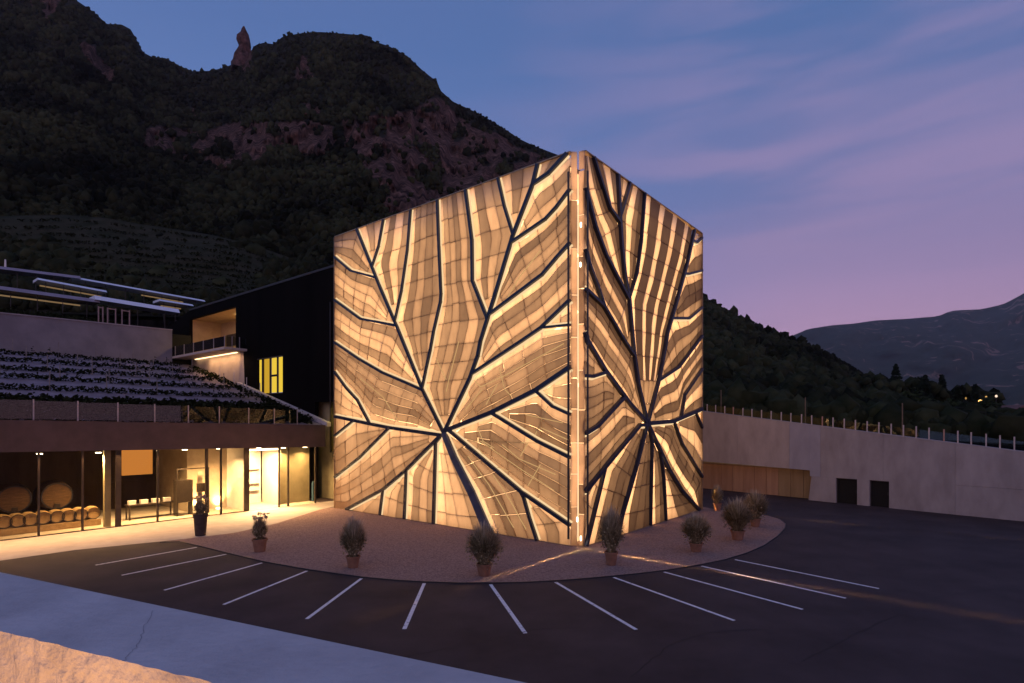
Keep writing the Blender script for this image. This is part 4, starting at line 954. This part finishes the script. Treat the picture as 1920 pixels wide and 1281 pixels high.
# ------------------------------------------------------------------ concrete wall on the right
We = Vector((-.64, .77, 0)).normalized(); Wn = Vector((-We.y, We.x, 0)); W0 = Vector((24.2, 45.9, 0))
def W(d, n=0.0, z=0.0): return W0+We*d+Wn*n+UP*z
def d_of(px, n=0):
    k = (px-CX)/F; p = W0+Wn*n; return (k*p.y-p.x)/(We.x-k*We.y)
class WB(MB):
    def b(q, d0, d1, n0, n1, z0a, z0b, z1a, z1b):       # bottom heights at d0/d1, top heights at d0/d1
        q.hexa([W(d0, n0, z0a), W(d1, n0, z0b), W(d1, n1, z0b), W(d0, n1, z0a), W(d0, n0, z1a), W(d1, n0, z1b), W(d1, n1, z1b), W(d0, n1, z1a)])
wt = lambda d: 6.1+.131*d; wb_ = lambda d: 2.43+.025*d
m_wc = [mat('wall_concrete_'+n, a, c, rough=.85, scale=.8, detail=11, bump=.2, bscale=10, lo=.34, hi=.66, stretch=(1, 1, .4)) for n, a, c in (('warm', (.38, .315, .285), (.53, .45, .41)), ('cool', (.35, .33, .36), (.45, .425, .46)), ('grey', (.32, .28, .265), (.45, .40, .385)))]  # warm and cool tones paint lit and shaded stretches into the wall
cw = thing('concrete_wall', 'long pale concrete retaining wall with sloping top, two black doorways and timber recess', 'wall', tuple(W0))
dA, dB, dC, dD = d_of(1567), d_of(1607), d_of(1630), d_of(1667); dP, dQ = d_of(1480), d_of(1538)
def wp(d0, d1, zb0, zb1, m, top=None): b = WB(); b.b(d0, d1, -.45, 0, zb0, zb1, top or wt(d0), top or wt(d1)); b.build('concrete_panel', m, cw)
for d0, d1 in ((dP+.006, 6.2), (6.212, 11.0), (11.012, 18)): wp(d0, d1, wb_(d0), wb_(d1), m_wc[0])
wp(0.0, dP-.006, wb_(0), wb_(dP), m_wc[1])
b = WB(); b.hexa([W(dQ+.01, -.45, 2.2), W(0.06, -.45, 0), W(0.06, 0, 0), W(dQ+.01, 0, 2.2), W(dQ+.01, -.45, wt(dQ)), W(-.006, -.45, wt(0)), W(-.006, 0, wt(0)), W(dQ+.01, 0, wt(dQ))])
DH = 1.96
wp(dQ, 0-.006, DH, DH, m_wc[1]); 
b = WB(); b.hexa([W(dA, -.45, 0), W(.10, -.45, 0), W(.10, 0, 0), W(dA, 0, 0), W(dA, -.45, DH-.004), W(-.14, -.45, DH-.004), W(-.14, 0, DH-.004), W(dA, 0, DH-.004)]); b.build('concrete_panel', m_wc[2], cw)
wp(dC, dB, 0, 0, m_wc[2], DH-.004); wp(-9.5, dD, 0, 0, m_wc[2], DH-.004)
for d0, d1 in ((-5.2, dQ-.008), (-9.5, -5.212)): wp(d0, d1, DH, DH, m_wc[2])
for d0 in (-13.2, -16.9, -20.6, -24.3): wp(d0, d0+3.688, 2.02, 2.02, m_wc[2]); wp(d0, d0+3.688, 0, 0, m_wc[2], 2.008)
for a, c in ((dA, dB), (dC, dD)):
    b = WB(); b.b(c+.01, a-.01, -.34, -.28, 0, 0, DH-.01, DH-.01); o = b.build('door', mat('black_door', (.006, .006, .006), (.01, .01, .009), rough=.6), cw)
    b = WB(); b.b(c+.006, c+.07, -.30, -.20, 0, 0, DH-.012, DH-.012); b.b(a-.07, a-.006, -.30, -.20, 0, 0, DH-.012, DH-.012); b.b(c+.07, a-.07, -.30, -.20, DH-.08, DH-.08, DH-.012, DH-.012); b.build('frame', m_frame, o)
    b = WB(); b.b(c+.12, c+.16, -.28, -.22, .9, .9, 1.1, 1.1); b.build('handle', m_dark, o)
b = WB(); b.b(-26, 18, -.47, .02, wt(-26)+.003, wt(18)+.003, wt(-26)+.06, wt(18)+.06); b.build('coping', m_conc, cw)
b = WB(); b.b(-.3, 18, -3.0, -2.8, 0, 0, 2.4, 2.8); b.build('recess_back', m_darkwall, cw)
b = WB(); b.b(-.3, 18, -2.79, -.46, 2.62, 2.95, 2.75, 3.1); b.build('recess_ceiling', m_wc[2], cw)
woods = [mat('timber_'+n, a, c, rough=.7, scale=2.5, stretch=(1, 1, .12)) for n, a, c in (('reddish', (.40, .23, .14), (.50, .30, .18)), ('brown', (.37, .21, .125), (.47, .275, .165)), ('olive', (.30, .2, .1), (.38, .26, .14)))]
d = -.25; i = 0
while d < 15:
    w = 1.05; b = WB(); b.b(d+.012, d+w-.012, -.82+.012*(i % 3), -.75+.012*(i % 3), .03, .03, 2.6+.025*d, 2.6+.025*d); b.build('timber_board', woods[2] if d < 2.0 else woods[(i*7//5) % 2], cw); d += w; i += 1
b = WB()
for i in range(9):
    for z in (1.0, 2.9, 4.0):
        d0 = -9.3-i*1.85
        if z < wt(d0)-.3: b.b(d0-.03, d0+.03, -.002, .004, z-.03, z-.03, z+.03, z+.03)
kind(b.build('tie_holes', m_wc[1], cw), 'stuff')
# railing on top
wr = thing('wall_railing', 'row of pale posts with glass panes along the top of the long concrete wall', 'railing', tuple(W(0, -.1, 6.1)))
m_ppost = mat('pale_post', (.55, .46, .42), (.65, .55, .5), rough=.5, scale=5); m_opost = mat('rusty_post', (.50, .28, .20), (.6, .34, .25), rough=.6, scale=5)
PP = [1326, 1342, 1359, 1375, 1393, 1410, 1428, 1446, 1465, 1483, 1503, 1522, 1542, 1562, 1583, 1604, 1626, 1648, 1671, 1694, 1718, 1742, 1770, 1796, 1821, 1849, 1875, 1902, 1931, 1962]
dp = [d_of(p, -.1) for p in PP]
for i, d in enumerate(dp):
    h = .92-.008*(d+13); b = WB(); b.b(d-.035, d+.035, -.13, -.06, wt(d)+.06, wt(d)+.06, wt(d)+h, wt(d)+h); b.build('post', m_opost if i in (3, 12, 22) else m_ppost, wr, label='rusty reddish post' if i in (3, 12, 22) else None)
for a, c in zip(dp, dp[1:]): b = WB(); b.b(c+.05, a-.05, -.10, -.088, wt(c)+.1, wt(a)+.1, wt(c)+.66, wt(a)+.66); b.build('glass_pane', m_dglass, wr)
b = WB(); b.b(-.2, 14, -.7, -.62, 2.38, 2.6, 2.42, 2.64); b.build('recess_fill_strip', emit('recess_fill_glow', (1, .6, .3), .08), cw)  # unseen strip and light added to warm the timber recess
area_light('recess_fill', W(5.5, -.60, 2.4), W(5.5, -.75, 0), 12, .08, 1.6, (1, .56, .28), 170, up=(0, 0, 1))
# garden ground behind the wall
b = MB(); b.poly([W(-40, -.46, .5), W(-40, -.46, .5)+Vector((80, 60, 0)), W(30, -.46, 6)+Vector((60, 60, 0)), W(30, -.46, 6.6)]); kind(b.build('roof_garden', m_hill), 'structure')
for (px, y0, y1, dist), lb in zip(((1352, 733, 772, 56), (1510, 747, 796, 48), (1692, 758, 806, 43)), ('thin stake behind the wall railing, nearest the cube', 'thin stake behind the middle of the wall railing', 'thin stake behind the railing, right of the doorways')):
    p = at(px, y0, dist); b = MB(); b.tube(p-UP*((y1+25-y0)/F*dist), p, .05, .04, 6); b.lathe([(.06, 0), (.03, .08)], 6, p); tag(b.build('garden_stake', mat('stake_wood', (.16, .11, .07), (.22, .16, .1), scale=3)), lb, 'stake', 'stakes in the roof garden')

# ------------------------------------------------------------------ trees and houses beyond the wall
m_con = mat('conifer_needles', (.014, .020, .012), (.03, .04, .022), rough=1, scale=1, spec=.05, tone=(.4, 1.3)); m_leaf = mat('broad_leaves', (.018, .026, .010), (.04, .05, .02), rough=1, scale=1, spec=.05, tone=(.4, 1.3))
m_bark = mat('bark', (.03, .022, .018), (.06, .045, .035), rough=1, scale=3, stretch=(4, 4, 1), bump=.5)
def tree(nm, px, top, dist, w, label, conifer=True, base=812):
    p = at(px, base, dist); H = (base-top)/F*dist; Wd = w/F*dist; o = thing(nm, label, 'tree', tuple(p), 'trees beyond the right wall'); b = MB()
    b.tube(p-UP*1, p+UP*H*.55, .22, .12, 8); b.tube(p+UP*H*.55, p+UP*H*.93, .12, .03, 8)
    for q in range(7):
        a = random.random()*6.28; z = H*random.uniform(.3, .75); b.tube(p+UP*z, p+UP*(z+Wd*.12)+Vector((math.cos(a), math.sin(a), 0))*Wd*.35, .07, .02, 5)
    b.build('trunk', m_bark, o); b = MB()
    for _ in range(420 if conifer else 300):
        if conifer:
            k = random.random()**.75; r = Wd/2*(1-k)**.8*random.uniform(.55, 1.08)*(1 if k > .12 else .6); z = H*(.08+.92*k)
            a = random.random()*6.28; c = p+Vector((math.cos(a)*r, math.sin(a)*r, z-r*.25)); leaf_cloud(b, c, .25+.35*(1-k), 6, .30, .6)
        else:
            dv = Vector((random.gauss(0, 1), random.gauss(0, 1), random.gauss(0, 1))).normalized(); k = random.uniform(.5, 1)*(1+.35*mnoise.noise(dv*1.8+Vector((px, 0, 0))))
            c = p+UP*H*.58+Vector((dv.x*Wd/2, dv.y*Wd/2, dv.z*H*.42))*k; leaf_cloud(b, c, .6, 8, .33)
    b.build('crown', m_con if conifer else m_leaf, o); return o
tree('conifer', 1680, 684, 125, 58, 'tallest dark conifer above the wall railing')
tree('conifer', 1735, 704, 118, 44, 'dark conifer just right of the tallest one')
tree('conifer', 1766, 703, 122, 36, 'slim conifer third from the tallest one')
tree('conifer', 1795, 727, 112, 34, 'shorter dark conifer left of the narrow cypress')
tree('cypress', 1828, 722, 110, 22, 'narrow pointed cypress beside the yellow lit lamp')
tree('broadleaf_tree', 1852, 748, 96, 46, 'rounded green tree beside the reddish house', False)
tree('broadleaf_tree', 1640, 712, 135, 62, 'wide dark leafy tree left of the tallest conifer', False)
tree('broadleaf_tree', 1712, 735, 105, 60, 'low leafy tree in front of the conifers', False)
tree('broadleaf_tree', 1775, 752, 98, 60, 'low leafy tree below the slim conifers', False)
P = []; S = []
for _ in range(2600):
    px = random.uniform(1500, 1872); top = 712+max(0, px-1640)*.14+18*mnoise.noise(Vector((px*.02, 1, 1)))+10*mnoise.noise(Vector((px*.07, 4, 1))); Y = random.uniform(120, 150); py = top+(815-top)*random.random()**1.3
    P.append(at(px, py, Y)[:]); S.append(random.uniform(.5, 1.3))
kind(crowns('tree_belt', np.array(P), np.array(S), m_forest, RNG.random(len(P))), 'stuff')
m_hw = mat('reddish_render', (.30, .15, .16), (.36, .19, .2), rough=.9, scale=1); m_tile = mat('roof_tile', (.16, .08, .07), (.22, .11, .09), rough=.9, scale=3)
def house(px0, px1, y0, y1, dist, label, m, depth=9):
    a, c = at(px0, y1, dist), at(px1, y1, dist); h = (y1-y0)/F*dist; x0, x1, y, z = a.x, c.x, dist, a.z; o = thing('house', label, 'house', (x0, y, z))
    b = MB(); b.box(x0, x1, y, y+depth, z-3, z+h); b.build('wall', m, o); mx_ = (x0+x1)/2; b = MB(); hh = (x1-x0)*.22
    b.add([(x0-.4, y-.4, z+h), (x1+.4, y-.4, z+h), (mx_, y-.4, z+h+hh), (x0-.4, y+depth+.4, z+h), (x1+.4, y+depth+.4, z+h), (mx_, y+depth+.4, z+h+hh)], [(0, 1, 2), (5, 4, 3), (0, 2, 5, 3), (2, 1, 4, 5), (1, 0, 3, 4)]); b.build('roof', m_tile, o)
    for k in (.25, .65):
        w = MB(); xx = x0+(x1-x0)*k; w.box(xx, xx+.9, y-.05, y-.01, z+h*.45, z+h*.45+1.1); f = w.build('window', m_frame, o)
    return o
house(1882, 1960, 776, 812, 92, 'reddish house cut off by the right edge of the photo', m_hw)
house(1856, 1879, 786, 806, 84, 'small pale house peeking out beside the rounded tree', mat('pale_render', (.33, .28, .32), (.4, .34, .38), scale=1), 5)
for (px, py, r, e), lb in zip(((1838, 752, .30, 2.6), (1849, 745, .17, .8), (1868, 743, .2, 1.2), (1811, 747, .14, .4)), ('brightest yellow lamp beside the narrow cypress', 'dim orange lamp between the two bright lamps', 'whitish lamp at the right end of the distant lamps', 'faint lamp left of the narrow cypress')):
    p = at(px, py, 106); o = thing('street_lamp', lb, 'lamp', tuple(p-UP*6), 'distant lamps above the wall'); b = MB(); b.tube(p-UP*7, p-UP*.2, .07, .05, 6); b.build('pole', m_dark, o)
    b = MB(); b.lathe([(r*.5, -.22), (r, -.05), (r*.9, .12), (r*.2, .25)], 10, p); b.build('lamp_head', emit('lamp_glow_%d' % px, (1, .55, .16) if px != 1868 else (1, .75, .55), e), o)

# ------------------------------------------------------------------ potted shrubs on the gravel
m_terra = mat('terracotta', (.26, .12, .07), (.34, .17, .10), rough=.85, scale=4, bump=.2); m_potdark = mat('dark_pot', (.05, .035, .03), (.08, .055, .045), rough=.7, scale=4); m_soil2 = mat('potting_soil', (.03, .022, .015), (.05, .035, .025), rough=1, scale=12)
m_grass = mat('shrub_blades', (.26, .20, .10), (.50, .39, .22), rough=.9, scale=3, spec=.15, tone=(.35, 1.25)); m_wisp = mat('seed_wisps', (.46, .36, .24), (.66, .53, .36), rough=.9, scale=4, tone=(.6, 1.2)); m_flower = mat('pale_flower', (.45, .32, .20), (.6, .45, .3), rough=.8, scale=6)
def blades(b, base, h, w, n, wd, up=.35, lo=.25, droop=.12):
    for _ in range(n):
        dv = Vector((random.gauss(0, 1), random.gauss(0, 1), abs(random.gauss(0, 1))*1.3+up-.35)).normalized(); k = random.uniform(.55, 1.05)
        if dv.z < -.25: dv.z = -.25
        tip = base+Vector((dv.x*w/2*k, dv.y*w/2*k, h*(.32+dv.z*.66*k))); st = base+Vector((dv.x*w*.10, dv.y*w*.10, random.uniform(0, h*lo)))
        mid = (st+tip)/2+UP*h*droop*random.uniform(.3, 1); sd_ = (tip-st).cross(UP); sd_ = sd_.normalized() if sd_.length > 1e-4 else Vector((1, 0, 0)); sd_ = sd_*wd*random.uniform(.6, 1.3); tn = random.random()*(.55+.45*k)
        b.add([st-sd_*.6, st+sd_*.6, mid+sd_, mid-sd_, tip+sd_*.25, tip-sd_*.25], [(0, 1, 2, 3), (3, 2, 4, 5)], tn)
def potted(label, ph, pr, bh, bw, mpot=None, style='grass', n=1500):
    o = thing('potted_shrub', label, 'potted plant', (0, 0, 0), 'potted shrubs round the gravel island'); b = MB()
    b.lathe([(pr*.70, 0), (pr*.74, .03), (pr*.96, ph*.84), (pr*1.06, ph*.85), (pr*1.08, ph), (pr*.92, ph), (pr*.90, ph-.06)], 22); b.build('pot', mpot or m_terra, o, smooth=False)
    b = MB(); b.lathe([(pr*.9, ph-.10), (pr*.88, ph-.05)], 18); b.build('soil', m_soil2, o)
    b = MB(); base = Vector((0, 0, ph-.05)); blades(b, base, bh, bw, n, .012, .45 if style == 'grass' else .2); leaf_cloud(b, base+UP*bh*.38, bw*.40, 700, .05, 1.05); b.build('foliage', m_grass, o)
    if style == 'grass':
        b = MB(); blades(b, base+UP*bh*.15, bh*1.02, bw*1.0, 520, .011, .6, .3, .05); b.build('seed_wisps', m_wisp, o)
    else:
        b = MB()
        for _ in range(15):
            a = random.random()*6.28; r = bw*.45*random.random()**.5; tip = base+Vector((math.cos(a)*r, math.sin(a)*r, bh*random.uniform(.8, 1.12))); b.tube(base+UP*bh*.3+Vector((math.cos(a)*r*.4, math.sin(a)*r*.4, 0)), tip, .008, .006, 4, False); leaf_cloud(b, tip, .075, 16, .045)
        b.build('flowers', m_flower, o)
    return o
pot_a = potted('', .50, .29, 1.62, 1.5, n=2200); pot_b = potted('', .50, .32, 1.62, 2.0, n=2400); GR = 'potted shrubs round the gravel island'
def place(o, px, py, label, first=False, rz=0, sc=1.0):
    p = grd(px, py, .03); p.z = .03
    if first: o.location = p; o.scale = (sc, sc, sc); o.rotation_euler = (0, 0, rz); o['label'] = label; return o
    return dup(o, p, label, GR, rz, sc)
place(pot_a, 662, 1064, 'slender grass bush in terracotta pot, third pot from the glass hall', True)
place(pot_b, 908, 1079, 'grass bush in terracotta pot at the foot of the thick leaf stem', True, .7)
place(pot_a, 1146, 1059, 'slender grass bush right of the glowing corner slot', False, 2.1, (.98, 1.0, 1.16))
place(pot_b, 1305, 1034, 'round grass bush under the right end of the cube', False, 1.9, (1.0, .95, .86))
place(pot_b, 1383, 1012, 'widest round grass bush in front of another one', False, 3.3, (1.12, 1.1, 1.02))
place(pot_b, 1416, 987, 'round grass bush partly hidden behind the widest one', False, 5.1, 1.0)
pot_c = potted('', .62, .34, 1.15, .92, m_terra, 'flower', 1300); place(pot_c, 487, 1034, 'dark bush with pale flower heads in a terracotta pot', True)
pot_d = potted('', 1.20, .36, .95, .85, m_potdark, 'flower', 500); place(pot_d, 376, 1004, 'tall dark vase-shaped planter with pale flowers before the glass hall', True)
pot_e = potted('', .52, .30, 1.25, 1.05, m_terra, 'grass', 1400); place(pot_e, 1345, 957, 'yellow-lit grass bush farthest back beside the timber recess', True)

# ------------------------------------------------------------------ terrace and parapet in front of the camera
m_par = mat('parapet_concrete', (.44, .42, .43), (.56, .54, .55), rough=.8, scale=2.2, detail=12, bump=.2, bscale=24, lo=.36, hi=.62); m_stucco = mat('rough_stucco', (.42, .35, .30), (.54, .46, .40), rough=.95, scale=5, detail=8, bump=.8, bscale=16)
PZ = 5.4; pf0, pf1 = grd(0, 1073, PZ), grd(990, 1281, PZ); pn0, pn1 = grd(0, 1184, PZ), grd(402, 1281, PZ)
fd, nd = (pf1-pf0).normalized(), (pn1-pn0).normalized()
fa, fb, na, nb = pf0-fd*9, pf1+fd*10, pn0-nd*9, pn1+nd*10
parapet = thing('parapet', 'broad low concrete parapet crossing the near left corner', 'wall', (pf0.x, pf0.y, 4.6))
b = MB(); NS = 420
fr_ = [fa.lerp(fb, i/NS) for i in range(NS+1)]; nr_ = [na.lerp(nb, i/NS)+Vector((-.4, -.9, 0))*(.010*mnoise.noise(Vector((i*.45, 0, 1)))+.010*mnoise.noise(Vector((i*1.7, 3, 1)))) for i in range(NS+1)]
for i in range(NS): b.poly([fr_[i], nr_[i], nr_[i+1], fr_[i+1]])
b.build('top', m_par, parapet)
b = MB()
for i in range(NS): p, q = nr_[i], nr_[i+1]; dn = Vector((0, 0, -.9)); b.poly([p, q, q+dn, p+dn][::-1])
b.build('inner_face', m_stucco, parapet)
b = MB(); b.hexa([Vector((p.x, p.y, 0)) for p in (fa, fb, fb-Vector((.4, .9, 0))*.1, fa-Vector((.4, .9, 0))*.1)]+[Vector((p.x, p.y, PZ-.006)) for p in (fa, fb, fb-Vector((.4, .9, 0))*.1, fa-Vector((.4, .9, 0))*.1)]); b.build('outer_face', m_par, parapet)
b = MB(); p0 = grd(287, 1145, PZ+.001); ck = [(287, 1145), (281, 1160), (272, 1172), (268, 1186), (262, 1200), (255, 1214), (243, 1226), (234, 1236), (228, 1242)]
ck2 = []
for p, q in zip(ck, ck[1:]): ck2 += [(p[0]+(q[0]-p[0])*f+random.uniform(-2.5, 2.5), p[1]+(q[1]-p[1])*f+random.uniform(-1, 1)) for f in (0, .33, .66)]
for p, q in zip(ck2, ck2[1:]): p, q = grd(*p, PZ+.0015), grd(*q, PZ+.0015); d = (q-p).normalized(); n_ = Vector((-d.y, d.x, 0))*.0009; b.poly([p-n_, q-n_, q+n_, p+n_])
b.build('crack', mat('crack_dirt', (.18, .17, .19), (.3, .29, .31), scale=20), parapet)
b = MB(); off = Vector((-.4, -.9, 0))*.02
b.poly([na+off*0-UP*.85, nb-UP*.85, nb+Vector((0, -14, -.85)), na+Vector((0, -14, -.85))][::-1]); kind(b.build('terrace_floor', m_pave), 'structure')
b = MB(); lp = Vector((-1.55, .75, 4.56)); b.lathe([(.10, 0), (.12, .02), (.06, .05)], 12, lp); b.build('floor_lamp', emit('floor_lamp_glow', (1, .7, .4), 6), parapet)
area_light('floor_light', lp+UP*.10, Vector((-1.9, 1.9, 5.05)), .12, .12, 24, (1, .52, .20), 150)

# ------------------------------------------------------------------ valley haze
hm = bpy.data.materials.new('haze_air'); hm.use_nodes = True; t = hm.node_tree; t.nodes.clear()
pv_ = N(t, 'ShaderNodeVolumePrincipled'); pv_.inputs['Color'].default_value = (.85, .88, .95, 1); pv_.inputs['Density'].default_value = .000045; pv_.inputs['Anisotropy'].default_value = 0.0
o = N(t, 'ShaderNodeOutputMaterial'); t.links.new(pv_.outputs[0], o.inputs['Volume'])
b = MB(); b.box(-3300, 17500, -300, 9500, -3, 3200); kind(b.build('haze', hm), 'stuff')
